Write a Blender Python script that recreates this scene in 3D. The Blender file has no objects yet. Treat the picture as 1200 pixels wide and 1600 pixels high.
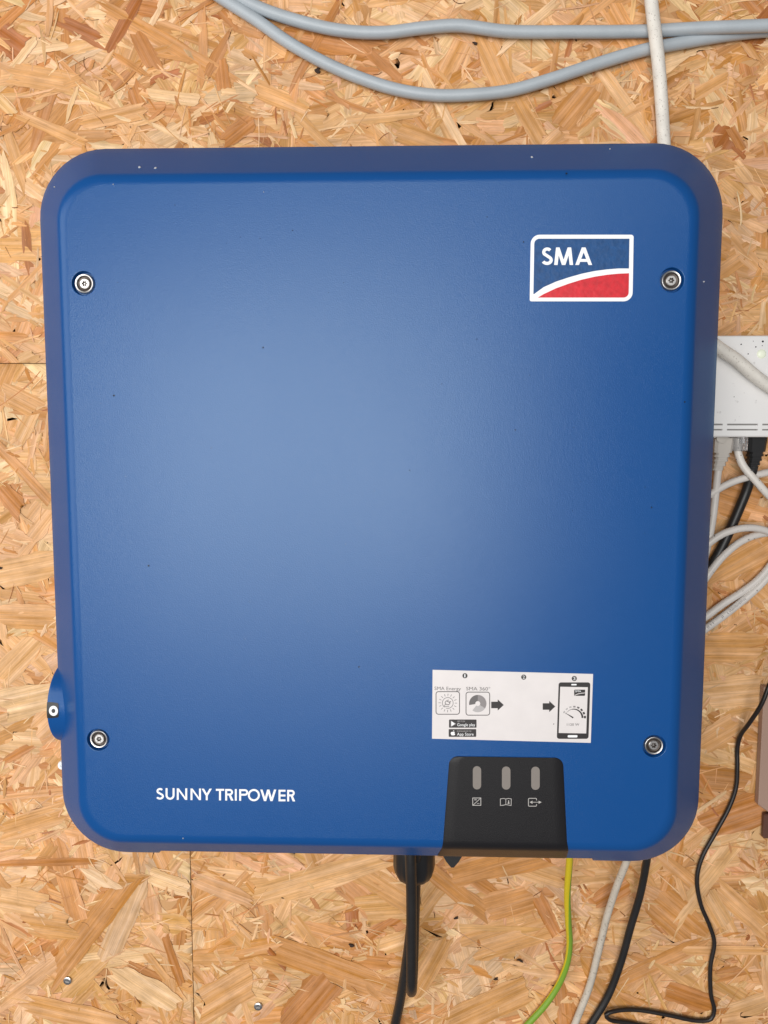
import bpy, bmesh, math, random
import numpy as np
from mathutils import Vector, Matrix

C = bpy.context.scene
COL = C.collection
PI = math.pi
random.seed(11)
rng = np.random.default_rng(5)

# ------------------------------------------------------------------ camera
# world: x right, z up, y into the wall; the wall face is y = 0
RIM_Y = -0.130            # back rim of the front cover stands 130 mm off the wall
CAM = Vector((0.0209, -0.516 + RIM_Y, 0.0530))
FPX = 1232.0              # focal length in pixels of the 1200 x 1600 photograph
pit, yaw, rol = 0.0961, 0.0311, 0.0013


def cam_axes():
    cp, sp, cy, sy, cr, sr = math.cos(pit), math.sin(pit), math.cos(yaw), math.sin(yaw), math.cos(rol), math.sin(rol)
    Rx = Matrix(((1, 0, 0), (0, cp, -sp), (0, sp, cp)))
    Ry = Matrix(((cy, 0, sy), (0, 1, 0), (-sy, 0, cy)))
    Rz = Matrix(((cr, -sr, 0), (sr, cr, 0), (0, 0, 1)))
    M = Rz @ Rx @ Ry
    conv = lambda v: Vector((v[0], v[2], -v[1]))
    return conv(M[0]), conv(M[1]), conv(M[2])


A_RIGHT, A_DOWN, A_FWD = cam_axes()
cd = bpy.data.cameras.new('camera')
cam = bpy.data.objects.new('camera', cd)
COL.objects.link(cam)
rot = Matrix((A_RIGHT, -A_DOWN, -A_FWD)).transposed()
cam.matrix_world = Matrix.Translation(CAM) @ rot.to_4x4()
cd.sensor_fit = 'VERTICAL'
cd.sensor_height = 24.0
cd.lens = FPX / 1600.0 * 24.0
cd.clip_start = 0.01
cd.clip_end = 100
C.camera = cam

# ------------------------------------------------------------------ light
w = bpy.data.worlds.new('World')
C.world = w
w.use_nodes = True
bg = w.node_tree.nodes['Background']
bg.inputs[0].default_value = (0.90, 0.93, 1.0, 1)
bg.inputs[1].default_value = 0.17


def area(name, loc, target, sx, sy, power, colour):
    l = bpy.data.lights.new(name, 'AREA')
    l.shape = 'RECTANGLE'
    l.size, l.size_y = sx, sy
    l.energy = power
    l.color = colour
    o = bpy.data.objects.new(name, l)
    COL.objects.link(o)
    o.location = loc
    o.rotation_euler = (Vector(target) - Vector(loc)).to_track_quat('-Z', 'Y').to_euler()
    return o


area('window_light', (-0.36, -2.1, 0.04), (-0.36, 0, 0.04), 1.36, 1.04, 31, (1.0, 0.98, 0.95))
area('upper_window_light', (0.05, -2.1, 0.88), (0.05, 0, 0.88), 1.7, 0.50, 6, (1.0, 0.98, 0.95))
area('low_fill_light', (-0.42, -2.1, -0.75), (-0.42, 0, -0.75), 1.3, 0.52, 5, (1.0, 0.98, 0.95))  # weak strip added to soften the lower end of the sheen
area('left_fill_light', (-1.55, -1.15, 0.25), (-0.1, 0, -0.05), 1.3, 1.5, 17, (1.0, 0.97, 0.94))  # added side fill, no window there; leaves the lower right darker
C.view_settings.view_transform = 'Standard'
C.view_settings.look = 'None'
C.view_settings.exposure = 0
C.view_settings.gamma = 1


# ------------------------------------------------------------------ helpers
def at(px, py, y=0.0):
    """point of the plane at depth y that shows at pixel px, py of the photograph"""
    d = A_FWD + A_RIGHT * ((px - 600) / FPX) + A_DOWN * ((py - 800) / FPX)
    t = (y - CAM.y) / d.y
    return CAM + d * t


def lin(c):
    return tuple(((v / 255) / 12.92 if v / 255 <= 0.04045 else ((v / 255 + 0.055) / 1.055) ** 2.4) for v in c)


def mat(name, rgb, rough=0.5, metal=0.0, spec=0.5, bump=None, vary=0.0, vscale=40, dirt=None, trans=0.0, emit=0, sub=None):
    m = bpy.data.materials.new(name)
    m.use_nodes = True
    nt = m.node_tree
    b = nt.nodes['Principled BSDF']
    b.inputs['Base Color'].default_value = (*rgb, 1)
    b.inputs['Roughness'].default_value = rough
    b.inputs['Metallic'].default_value = metal
    b.inputs['Specular IOR Level'].default_value = spec
    if trans:
        b.inputs['Transmission Weight'].default_value = trans
    if emit:
        b.inputs['Emission Color'].default_value = (*rgb, 1)
        b.inputs['Emission Strength'].default_value = emit
    tc = nt.nodes.new('ShaderNodeTexCoord')
    col = None
    if vary:
        n = nt.nodes.new('ShaderNodeTexNoise')
        n.inputs['Scale'].default_value = vscale
        n.inputs['Detail'].default_value = 5
        nt.links.new(tc.outputs['Object'], n.inputs['Vector'])
        r = nt.nodes.new('ShaderNodeMapRange')
        r.inputs[1].default_value, r.inputs[2].default_value = 0.3, 0.7
        r.inputs[3].default_value, r.inputs[4].default_value = 1 - vary, 1 + vary
        nt.links.new(n.outputs['Fac'], r.inputs[0])
        mx = nt.nodes.new('ShaderNodeVectorMath')
        mx.operation = 'SCALE'
        mx.inputs[0].default_value = rgb
        nt.links.new(r.outputs[0], mx.inputs['Scale'])
        nt.links.new(mx.outputs[0], b.inputs['Base Color'])
        col = mx.outputs[0]
    if dirt:
        n = nt.nodes.new('ShaderNodeTexNoise')
        n.inputs['Scale'].default_value = dirt[1]
        n.inputs['Detail'].default_value = 2
        nt.links.new(tc.outputs['Object'], n.inputs['Vector'])
        r = nt.nodes.new('ShaderNodeMapRange')
        r.inputs[1].default_value, r.inputs[2].default_value = dirt[2], dirt[2] + 0.03
        r.inputs[4].default_value = dirt[3]
        nt.links.new(n.outputs['Fac'], r.inputs[0])
        mx = nt.nodes.new('ShaderNodeMix')
        mx.data_type = 'RGBA'
        mx.inputs[6].default_value = (*rgb, 1)
        if col:
            nt.links.new(col, mx.inputs[6])
        mx.inputs[7].default_value = (*dirt[0], 1)
        nt.links.new(r.outputs[0], mx.inputs[0])
        nt.links.new(mx.outputs[2], b.inputs['Base Color'])
    if bump:
        n = nt.nodes.new('ShaderNodeTexNoise')
        n.inputs['Scale'].default_value = bump[0]
        n.inputs['Detail'].default_value = 2
        nt.links.new(tc.outputs['Object'], n.inputs['Vector'])
        bp = nt.nodes.new('ShaderNodeBump')
        bp.inputs['Strength'].default_value = bump[1]
        bp.inputs['Distance'].default_value = bump[2]
        nt.links.new(n.outputs['Fac'], bp.inputs['Height'])
        nt.links.new(bp.outputs['Normal'], b.inputs['Normal'])
    return m


def tag(o, label=None, cat=None, group=None, kind=None):
    if label: o['label'] = label
    if cat: o['category'] = cat
    if group: o['group'] = group
    if kind: o['kind'] = kind
    return o


def empty(name, loc, parent=None):
    o = bpy.data.objects.new(name, None)
    COL.objects.link(o)
    o.location = loc
    o.empty_display_size = 0.02
    if parent: o.parent = parent
    return o


WORLD = {}                     # world position of every parent (no rotations are used)


def origin(o):
    p = Vector((0, 0, 0))
    while o:
        p += o.location
        o = o.parent
    return p


def link(name, me, mats, parent=None, smooth=None):
    """mesh given in world coordinates becomes one object under parent"""
    for m in (mats if isinstance(mats, (list, tuple)) else [mats]):
        me.materials.append(m)
    if smooth is not None:
        me.polygons.foreach_set('use_smooth', [True] * len(me.polygons))
        me.set_sharp_from_angle(angle=math.radians(smooth))
    o = bpy.data.objects.new(name, me)
    COL.objects.link(o)
    if parent:
        off = origin(parent)
        me.transform(Matrix.Translation(-off))
        o.parent = parent
    else:
        v = np.empty(len(me.vertices) * 3)
        me.vertices.foreach_get('co', v)
        v = v.reshape(-1, 3)
        c = Vector(((v[:, 0].min() + v[:, 0].max()) / 2, v[:, 1].max(), v[:, 2].min()))
        me.transform(Matrix.Translation(-c))
        o.location = c
    return o


def from_bm(name, bm, mats, parent=None, smooth=None):
    bmesh.ops.recalc_face_normals(bm, faces=bm.faces)
    me = bpy.data.meshes.new(name)
    bm.to_mesh(me)
    bm.free()
    return link(name, me, mats, parent, smooth)


def box(bm, lo, hi, bevel=0.0, segs=2):
    r = bmesh.ops.create_cube(bm, size=1)
    vs = r['verts']
    lo, hi = Vector(lo), Vector(hi)
    for v in vs:
        v.co = Vector(((v.co.x + .5) * (hi.x - lo.x) + lo.x, (v.co.y + .5) * (hi.y - lo.y) + lo.y, (v.co.z + .5) * (hi.z - lo.z) + lo.z))
    if bevel:
        es = list({e for v in vs for e in v.link_edges})
        bmesh.ops.bevel(bm, geom=es, offset=bevel, segments=segs, profile=0.5, affect='EDGES')


def loft(bm, rings, cap0=False, cap1=False, closed=True):
    R = [[bm.verts.new(p) for p in r] for r in rings]
    n = len(R[0])
    for a, b in zip(R, R[1:]):
        for i in range(n if closed else n - 1):
            j = (i + 1) % n
            bm.faces.new((a[i], a[j], b[j], b[i]))
    if cap0: bm.faces.new(R[0])
    if cap1: bm.faces.new(R[-1])
    return R


def lathe(bm, origin_, axis, prof, n=32, cap_end=True, cap_start=False, phase=0.0):
    """prof: (radius, distance along axis)"""
    axis = Vector(axis).normalized()
    q = axis.to_track_quat('Z', 'Y')
    rings = []
    for r, h in prof:
        rings.append([Vector(origin_) + q @ Vector((r * math.cos(2 * PI * k / n + phase), r * math.sin(2 * PI * k / n + phase), h)) for k in range(n)])
    return loft(bm, rings, cap_start, cap_end)


def spline(pts, step=0.004):
    P = [Vector(p) for p in pts]
    P = [P[0] * 2 - P[1]] + P + [P[-1] * 2 - P[-2]]
    out = []
    for i in range(1, len(P) - 2):
        p0, p1, p2, p3 = P[i - 1:i + 3]
        t0 = 0.0
        t1 = t0 + max(1e-6, (p1 - p0).length) ** .5
        t2 = t1 + max(1e-6, (p2 - p1).length) ** .5
        t3 = t2 + max(1e-6, (p3 - p2).length) ** .5
        k = max(2, int((p2 - p1).length / step))
        for s in range(k):
            t = t1 + (t2 - t1) * s / k
            a1 = p0 * ((t1 - t) / (t1 - t0)) + p1 * ((t - t0) / (t1 - t0))
            a2 = p1 * ((t2 - t) / (t2 - t1)) + p2 * ((t - t1) / (t2 - t1))
            a3 = p2 * ((t3 - t) / (t3 - t2)) + p3 * ((t - t2) / (t3 - t2))
            b1 = a1 * ((t2 - t) / (t2 - t0)) + a2 * ((t - t0) / (t2 - t0))
            b2 = a2 * ((t3 - t) / (t3 - t1)) + a3 * ((t - t1) / (t3 - t1))
            out.append(b1 * ((t2 - t) / (t2 - t1)) + b2 * ((t - t1) / (t2 - t1)))
    out.append(P[-2])
    return out


def tube_mesh(name, pts, rad, n=14, step=0.004, twist=0.0):
    path = spline(pts, step)
    m = len(path)
    T = [((path[min(i + 1, m - 1)] - path[max(i - 1, 0)]).normalized()) for i in range(m)]
    nrm = Vector((0, -1, 0.01))
    nrm = (nrm - T[0] * nrm.dot(T[0])).normalized()
    verts, faces, uv = [], [], []
    L = 0
    Ls = []
    for i, p in enumerate(path):
        if i:
            L += (p - path[i - 1]).length
            nrm = (nrm - T[i] * nrm.dot(T[i])).normalized()
        Ls.append(L)
        bi = T[i].cross(nrm)
        r = rad(i / (m - 1)) if callable(rad) else rad
        for k in range(n):
            a = 2 * PI * k / n
            verts.append(p + nrm * (r * math.cos(a)) + bi * (r * math.sin(a)))
    for i in range(m - 1):
        for k in range(n):
            j = (k + 1) % n
            faces.append((i * n + k, i * n + j, (i + 1) * n + j, (i + 1) * n + k))
            uv += [(Ls[i], k / n), (Ls[i], (k + 1) / n), (Ls[i + 1], (k + 1) / n), (Ls[i + 1], k / n)]
    faces.append(tuple(range(n))[::-1])
    uv += [(0, 0)] * n
    faces.append(tuple((m - 1) * n + k for k in range(n)))
    uv += [(L, 0)] * n
    me = bpy.data.meshes.new(name)
    me.from_pydata([tuple(v) for v in verts], [], faces)
    ul = me.uv_layers.new(name='UVMap')
    ul.data.foreach_set('uv', [c for t in uv for c in t])
    return me


def cable(name, px, rad, m, parent=None, n=14, step=0.004):
    """px: (pixel x, pixel y, distance of the axis from the wall)"""
    pts = [at(a, b, -h) for a, b, h in px]
    return link(name, tube_mesh(name, pts, rad, n, step), m, parent, smooth=50)


# ------------------------------------------------------------------ materials
def wood_mat():
    m = bpy.data.materials.new('strand_wood')
    m.use_nodes = True
    nt = m.node_tree
    N, K = nt.nodes, nt.links
    b = N['Principled BSDF']
    at_ = N.new('ShaderNodeAttribute'); at_.attribute_name = 'tone'
    uv = N.new('ShaderNodeUVMap')
    def noise(sx, sy, detail, rough=0.6):
        mp = N.new('ShaderNodeMapping'); mp.inputs['Scale'].default_value = (sx, sy, 1)
        K.new(uv.outputs['UV'], mp.inputs['Vector'])
        n = N.new('ShaderNodeTexNoise'); n.inputs['Scale'].default_value = 1
        n.inputs['Detail'].default_value = detail; n.inputs['Roughness'].default_value = rough
        K.new(mp.outputs[0], n.inputs['Vector'])
        return n.outputs['Fac']
    def rng_(src, a, b_, c, d):
        r = N.new('ShaderNodeMapRange')
        for i, v in enumerate((a, b_, c, d)): r.inputs[i + 1].default_value = v
        K.new(src, r.inputs[0])
        return r.outputs[0]
    def mul(a, b_):
        q = N.new('ShaderNodeMath'); q.operation = 'MULTIPLY'
        K.new(a, q.inputs[0]); K.new(b_, q.inputs[1])
        return q.outputs[0]
    grain = noise(28, 900, 4)          # fine fibres
    band = noise(9, 210, 2)            # growth rings
    blot = noise(45, 70, 3)            # resin blotches
    pores = noise(90, 1500, 2)
    f = mul(mul(rng_(grain, .3, .7, .79, 1.15), rng_(band, .3, .7, .80, 1.13)), rng_(blot, .25, .75, .84, 1.12))
    f = mul(f, rng_(pores, .62, .74, 1.0, .62))
    # resin and pressing stains that run on from flake to flake
    tc = N.new('ShaderNodeTexCoord')
    st = N.new('ShaderNodeTexNoise'); st.inputs['Scale'].default_value = 55; st.inputs['Detail'].default_value = 5
    K.new(tc.outputs['Generated'], st.inputs['Vector'])
    geo = N.new('ShaderNodeNewGeometry'); K.new(geo.outputs['Position'], st.inputs['Vector'])
    f = mul(f, rng_(st.outputs['Fac'], .3, .7, .86, 1.10))
    sc = N.new('ShaderNodeVectorMath'); sc.operation = 'SCALE'
    K.new(at_.outputs['Color'], sc.inputs[0]); K.new(f, sc.inputs['Scale'])
    # darker bands are also redder
    hs = N.new('ShaderNodeHueSaturation')
    K.new(sc.outputs[0], hs.inputs['Color'])
    K.new(rng_(band, .3, .7, 1.16, .94), hs.inputs['Saturation'])
    K.new(hs.outputs[0], b.inputs['Base Color'])
    b.inputs['Roughness'].default_value = 0.55
    b.inputs['Specular IOR Level'].default_value = 0.28
    bp = N.new('ShaderNodeBump'); bp.inputs['Strength'].default_value = 0.5; bp.inputs['Distance'].default_value = 0.0005
    K.new(grain, bp.inputs['Height']); K.new(bp.outputs[0], b.inputs['Normal'])
    return m


def board_mat():
    """board beyond the built strands: the same flakes, too far out to be seen singly"""
    m = bpy.data.materials.new('board_wood')
    m.use_nodes = True
    nt = m.node_tree
    N, K = nt.nodes, nt.links
    b = N['Principled BSDF']
    tc = N.new('ShaderNodeTexCoord')
    mp = N.new('ShaderNodeMapping'); mp.inputs['Scale'].default_value = (30, 30, 70)
    K.new(tc.outputs['Object'], mp.inputs[0])
    v = N.new('ShaderNodeTexVoronoi'); v.inputs['Scale'].default_value = 1.0
    K.new(mp.outputs[0], v.inputs['Vector'])
    r = N.new('ShaderNodeValToRGB')
    K.new(v.outputs['Color'], r.inputs[0])
    e = r.color_ramp.elements
    e[0].color = (*lin((176, 118, 66)), 1); e[1].color = (*lin((222, 180, 128)), 1)
    K.new(r.outputs[0], b.inputs['Base Color'])
    b.inputs['Roughness'].default_value = 0.6
    return m


def paint_mat():
    """matt-pearl powder coat: blue body, thin pale sheen; the texture keeps it from mirroring at a glance"""
    m = bpy.data.materials.new('blue_powder_paint')
    m.use_nodes = True
    nt = m.node_tree
    N, K = nt.nodes, nt.links
    N.remove(N['Principled BSDF'])
    out = N['Material Output']
    tc = N.new('ShaderNodeTexCoord')
    fine = N.new('ShaderNodeTexNoise'); fine.inputs['Scale'].default_value = 1800; fine.inputs['Detail'].default_value = 2
    K.new(tc.outputs['Object'], fine.inputs['Vector'])
    bp = N.new('ShaderNodeBump'); bp.inputs['Strength'].default_value = 0.31; bp.inputs['Distance'].default_value = 0.0003
    K.new(fine.outputs['Fac'], bp.inputs['Height'])
    n = N.new('ShaderNodeTexNoise'); n.inputs['Scale'].default_value = 13; n.inputs['Detail'].default_value = 6
    mp = N.new('ShaderNodeMapping'); mp.inputs['Scale'].default_value = (1.0, 1.0, .5); mp.inputs['Rotation'].default_value = (0, .5, 0)
    K.new(tc.outputs['Object'], mp.inputs[0]); K.new(mp.outputs[0], n.inputs['Vector'])
    r = N.new('ShaderNodeMapRange')
    for i, v in enumerate((.35, .65, .19, .225)): r.inputs[i + 1].default_value = v
    K.new(n.outputs['Fac'], r.inputs[0])
    d = N.new('ShaderNodeBsdfDiffuse'); d.inputs['Color'].default_value = (0.0062, 0.067, 0.245, 1)
    g = N.new('ShaderNodeBsdfGlossy'); g.inputs['Color'].default_value = (0.78, 0.94, 1.0, 1)
    K.new(r.outputs[0], g.inputs['Roughness'])
    for b in (d, g): K.new(bp.outputs[0], b.inputs['Normal'])
    lw = N.new('ShaderNodeLayerWeight'); lw.inputs['Blend'].default_value = 0.5
    pw = N.new('ShaderNodeMath'); pw.operation = 'POWER'; pw.inputs[1].default_value = 4.0
    K.new(lw.outputs['Facing'], pw.inputs[0])
    fr = N.new('ShaderNodeMapRange'); fr.inputs[3].default_value = 0.036; fr.inputs[4].default_value = 0.29
    K.new(pw.outputs[0], fr.inputs[0])
    mx = N.new('ShaderNodeMixShader')
    K.new(fr.outputs[0], mx.inputs[0]); K.new(d.outputs[0], mx.inputs[1]); K.new(g.outputs[0], mx.inputs[2])
    K.new(mx.outputs[0], out.inputs['Surface'])
    return m


M = dict(
    strand=wood_mat(), board=board_mat(), paint=paint_mat(),
    white_print=mat('white_print', (0.86, 0.87, 0.88), 0.45),
    badge_blue=mat('badge_blue', (0.005, 0.062, 0.20), 0.42, spec=.35, bump=(500, 0.25, 0.0006), vary=.15, vscale=300),
    badge_red=mat('badge_red', (0.58, 0.016, 0.028), 0.42, spec=.35, bump=(500, 0.25, 0.0006), vary=.15, vscale=300),
    black_panel=mat('black_panel', (0.010, 0.0095, 0.011), 0.42, spec=0.28, bump=(1800, 0.3, 0.0004)),
    led=mat('indicator_lens', (0.21, 0.185, 0.165), 0.5),
    icon=mat('icon_print', (0.44, 0.42, 0.40), 0.5),
    steel=mat('steel', (0.60, 0.585, 0.57), 0.32, metal=1.0),
    shade_steel=mat('shaded_steel', (0.075, 0.060, 0.052), 0.4, metal=0.6),  # screw steel with the recess shade of seat and socket in its colour
    recess=mat('screw_seat', (0.010, 0.03, 0.09), 0.5),
    sticker=mat('sticker_paper', (0.70, 0.66, 0.65), 0.35, vary=.03, vscale=90),
    ink=mat('ink', (0.022, 0.018, 0.018), 0.4),
    ink_grey=mat('ink_grey', (0.12, 0.11, 0.11), 0.4),
    ink_mid=mat('ink_mid', (0.24, 0.22, 0.22), 0.4),
    ink_pale=mat('ink_pale', (0.42, 0.40, 0.40), 0.4),
    housing=mat('grey_housing', (0.10, 0.10, 0.11), 0.5),
    black_plastic=mat('black_plastic', (0.012, 0.012, 0.013), 0.38),
    grey_cable=mat('grey_cable', lin((170, 178, 184)), 0.42, vary=.05, vscale=60, bump=(700, .15, .0004)),
    white_cable=mat('white_cable', lin((226, 220, 212)), 0.4, vary=.05, vscale=80, dirt=((.10, .08, .06), 380, .66, .8)),
    dusty_cable=mat('dusty_cable', lin((224, 219, 210)), 0.55, vary=.08, vscale=120, dirt=((.30, .26, .22), 700, .64, .5)),
    lead=mat('grey_lead', lin((196, 186, 172)), 0.5, vary=.08, vscale=120, dirt=((.22, .18, .14), 500, .62, .5)),
    net_cable=mat('network_cable', lin((214, 208, 202)), 0.38, vary=.04, vscale=80, dirt=((.10, .07, .05), 300, .70, .8)),
    black_cable=mat('black_cable', (0.014, 0.013, 0.013), 0.42, vary=.2, vscale=90),
    brown_cable=mat('thin_black_cable', (0.016, 0.012, 0.011), 0.4),
    router=mat('white_plastic', (0.86, 0.85, 0.84), 0.22, bump=(260, 0.12, .0006), dirt=((.5, .48, .47), 160, .70, .4)),
    slot=mat('slot_grey', (0.30, 0.29, 0.28), 0.6),
    boot=mat('grey_boot', lin((190, 184, 176)), 0.5),
    clear=mat('clear_plastic', (0.92, 0.92, 0.93), 0.12, trans=0.85),
    gold=mat('contact_gold', (0.75, 0.50, 0.22), 0.3, metal=1.0),
    case=mat('beige_case', lin((168, 138, 122)), 0.55, bump=(900, .3, .0004)),
    speck_light=mat('pale_dust', (0.42, 0.43, 0.45), 0.8),
    speck_dark=mat('dark_dust', (0.006, 0.006, 0.008), 0.8),
    lamp_green=mat('lamp_green', (0.84, 0.89, 0.72), 0.3, emit=0.1),
    knot=mat('bark_speck', (0.035, 0.018, 0.010), 0.8),
)


def earth_mat():
    m = mat('green_yellow_sheath', (0.6, 0.5, 0.02), 0.4)
    nt = m.node_tree
    N, K = nt.nodes, nt.links
    uv = N.new('ShaderNodeUVMap')
    sp = N.new('ShaderNodeSeparateXYZ'); K.new(uv.outputs[0], sp.inputs[0])
    a = N.new('ShaderNodeMath'); a.operation = 'MULTIPLY_ADD'; a.inputs[1].default_value = -2.2; a.inputs[2].default_value = 2.23
    K.new(sp.outputs['X'], a.inputs[0])
    s = N.new('ShaderNodeMath'); s.operation = 'ADD'
    K.new(a.outputs[0], s.inputs[0]); K.new(sp.outputs['Y'], s.inputs[1])
    f = N.new('ShaderNodeMath'); f.operation = 'FRACT'; K.new(s.outputs[0], f.inputs[0])
    g = N.new('ShaderNodeMath'); g.operation = 'GREATER_THAN'; g.inputs[1].default_value = 0.5; K.new(f.outputs[0], g.inputs[0])
    mx = N.new('ShaderNodeMix'); mx.data_type = 'RGBA'
    mx.inputs[6].default_value = (0.60, 0.47, 0.015, 1)
    mx.inputs[7].default_value = (0.20, 0.36, 0.03, 1)
    K.new(g.outputs[0], mx.inputs[0]); K.new(mx.outputs[2], N['Principled BSDF'].inputs['Base Color'])
    return m


M['earth'] = earth_mat()

# ------------------------------------------------------------------ the wall: three strand boards
SEAM_Z = at(40, 568).z
SEAM_X = at(300, 1450).x
wall = empty('wall', (0, 0, 0))
tag(wall, 'wall lined with pale oriented strand boards behind the blue inverter', None, None, 'structure')
XL, XR, ZB, ZT = -1.3, 1.3, -1.3, 1.3
G = 0.0003
boards = [
    ('upper', (XL, SEAM_Z + G, XR, ZT)),
    ('lower_a', (XL, ZB, SEAM_X - G, SEAM_Z - G)),
    ('lower_b', (SEAM_X + G, ZB, XR, SEAM_Z - G)),
]
panels = {}
for key, (x0, z0, x1, z1) in boards:
    bm = bmesh.new()
    box(bm, (x0, 0.0, z0), (x1, 0.015, z1))
    panels[key] = from_bm('strand_board', bm, M['board'], wall)
bm = bmesh.new()
box(bm, (XL, 0.0155, ZB), (XR, 0.06, ZT))
from_bm('backing', bm, M['housing'], wall)

# strand colours (albedo, from photograph tones)
PAL = [np.array(lin(c)) * (1.05, .97, .925) for c in [(232, 200, 158), (224, 184, 138), (216, 171, 122), (206, 156, 106), (196, 143, 97), (176, 120, 82), (216, 184, 148), (222, 180, 140)]]
NU, NV = 12, 6


def make_strand(cx, cz, L, W, ang, y, tone, ragged=1.0, bend=None, wave=.00022):
    """one wood flake: a thin sheet slightly cupped, its ends splintered; returns verts (NU*NV,3), uv"""
    u = np.linspace(-.5, .5, NU)[:, None] * np.ones((1, NV))
    v = np.linspace(-.5, .5, NV)[None, :] * np.ones((NU, 1))
    # splintered ends, wavy edges
    end0 = rng.normal(0, .07, NV) * ragged * min(1.6, W / 8e-3 * .5 + .5)
    end1 = rng.normal(0, .07, NV) * ragged * min(1.6, W / 8e-3 * .5 + .5)
    slant0, slant1 = rng.normal(0, .5, 2) * ragged
    X = u * L
    X[0] += end0 * L * .6 + slant0 * W * np.linspace(-.5, .5, NV)
    X[-1] += end1 * L * .6 + slant1 * W * np.linspace(-.5, .5, NV)
    taper = 1 - rng.uniform(0, .45) * ragged * (2 * np.abs(u)) ** 3
    Z = v * W * taper
    ed = np.cumsum(rng.normal(0, .035, (2, NU)), 1) * W * ragged          # torn long edges
    ed -= ed.mean(1, keepdims=True)
    Z[:, 0] += ed[0] + rng.normal(0, .02, NU) * W
    Z[:, -1] += ed[1] + rng.normal(0, .02, NU) * W
    X[1] += end0 * L * .2; X[-2] += end1 * L * .2
    b = rng.normal(0, .03) if bend is None else bend
    Z += b * L * (4 * u * u)
    Y = np.full_like(X, y)
    Y += (v ** 2) * rng.uniform(.0001, .0006)                       # cupped: edges sink into the board
    Y += u * L * rng.normal(0, .006) + v * W * rng.normal(0, .022)   # tilted
    Y += (u ** 2) * rng.uniform(0, .0012)
    # pressed in the mat: the flake waves in and out among its neighbours
    f1, f2, p1, p2 = rng.uniform(3, 9), rng.uniform(2, 6), *rng.uniform(0, 6.3, 2)
    amp = wave * min(1.0, L / .03)
    Y += amp * (np.sin(u * f1 + v * 2.2 + p1) * .7 + np.sin(v * f2 - u * 3 + p2) * .5) + rng.normal(0, amp * .16, Y.shape)
    c, s = math.cos(ang), math.sin(ang)
    P = np.stack([cx + X * c - Z * s, Y, cz + X * s + Z * c], -1).reshape(-1, 3)
    P[:, 1] *= .55
    P[:, 1] = np.clip(P[:, 1], -.0026, -.00003 - rng.uniform(0, 2e-5))
    uv = np.stack([X + rng.uniform(0, 40), Z + rng.uniform(0, 40)], -1).reshape(-1, 2)
    return P, uv, tone


FQ = np.array([[i * NV + j, i * NV + j + 1, (i + 1) * NV + j + 1, (i + 1) * NV + j] for i in range(NU - 1) for j in range(NV - 1)])


def strand_mesh(name, items):
    n = len(items)
    V = np.concatenate([i[0] for i in items])
    F = (FQ[None] + (np.arange(n) * NU * NV)[:, None, None]).reshape(-1, 4)
    me = bpy.data.meshes.new(name)
    me.vertices.add(len(V)); me.vertices.foreach_set('co', V.ravel())
    me.loops.add(F.size); me.loops.foreach_set('vertex_index', F.ravel().astype(np.int32))
    me.polygons.add(len(F)); me.polygons.foreach_set('loop_start', np.arange(0, F.size, 4, dtype=np.int32))
    me.update(calc_edges=True)
    UV = np.concatenate([i[1] for i in items])[F.ravel()]
    me.uv_layers.new(name='UVMap').data.foreach_set('uv', UV.ravel().astype(np.float32))
    T = np.concatenate([np.tile(np.append(i[2], 1.0), (NU * NV, 1)) for i in items])
    a = me.color_attributes.new('tone', 'FLOAT_COLOR', 'POINT')
    a.data.foreach_set('color', T.ravel().astype(np.float32))
    me.polygons.foreach_set('use_smooth', [True] * len(F))
    return me


def tone(weights, spread=.048):
    c = PAL[rng.choice(len(PAL), p=np.array(weights) / sum(weights))]
    return np.clip(c * rng.normal(1, spread) * (1 + rng.normal(0, .02, 3)), .01, .9)


layer = {'upper': [], 'lower_a': [], 'lower_b': []}
FX0, FX1, FZ0, FZ1 = -.47, .50, -.56, .50        # part of the wall where flakes are built one by one


def which(cx, cz):
    if cz > SEAM_Z: return 'upper'
    return 'lower_a' if cx < SEAM_X else 'lower_b'


def put(it, key, size):
    b = dict((k, v) for k, v in boards)[key]
    P = it[0]
    P[:, 0] = np.clip(P[:, 0], b[0], b[2])
    P[:, 2] = np.clip(P[:, 2], b[1], b[3])
    layer[key].append((it, size))


AREA = (FX1 - FX0) * (FZ1 - FZ0)


def scatter(n, Lr, Wr, y0, y1, wts, only=None, clump=None, ragged=1.0):
    for _ in range(n):
        cx, cz = rng.uniform(FX0, FX1), rng.uniform(FZ0, FZ1)
        key = which(cx, cz)
        if only and key not in only: continue
        L = rng.lognormal(math.log(Lr[0]), Lr[1]); W = rng.lognormal(math.log(Wr[0]), Wr[1])
        L = min(L, .13); W = min(W, .038, L * .75)
        a = rng.normal(0, .75) if rng.random() < .62 else rng.uniform(-PI / 2, PI / 2)
        put(make_strand(cx, cz, L, W, a, -rng.uniform(y0, y1), tone(wts), ragged), key, L * W)


UP = ['upper']; LO = ['lower_a', 'lower_b']
#            cream  lt  mid  org  brn  dark grey peach
scatter(2600, (.060, .4), (.016, .4), .0002, .0010, [1.5, 3, 4.5, 3, 1.0, .25, .8, 3])
scatter(3300, (.041, .45), (.0075, .55), .0006, .0016, [1.6, 3.2, 4.2, 2.8, 1.0, .25, .8, 2.6], UP)
scatter(1400, (.054, .42), (.0150, .55), .0005, .0014, [1.2, 3.6, 4.6, 2.4, .5, .06, .9, 3.6], LO)
scatter(2600, (.020, .5), (.0038, .5), .0010, .0019, [2.6, 3, 3, 2.0, .8, .25, .5, 2.4], UP, ragged=1.5)
scatter(1500, (.018, .5), (.0034, .6), .0009, .0016, [2.2, 3, 3, 1.8, .6, .2, .5, 2.6], LO, ragged=1.5)
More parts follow.
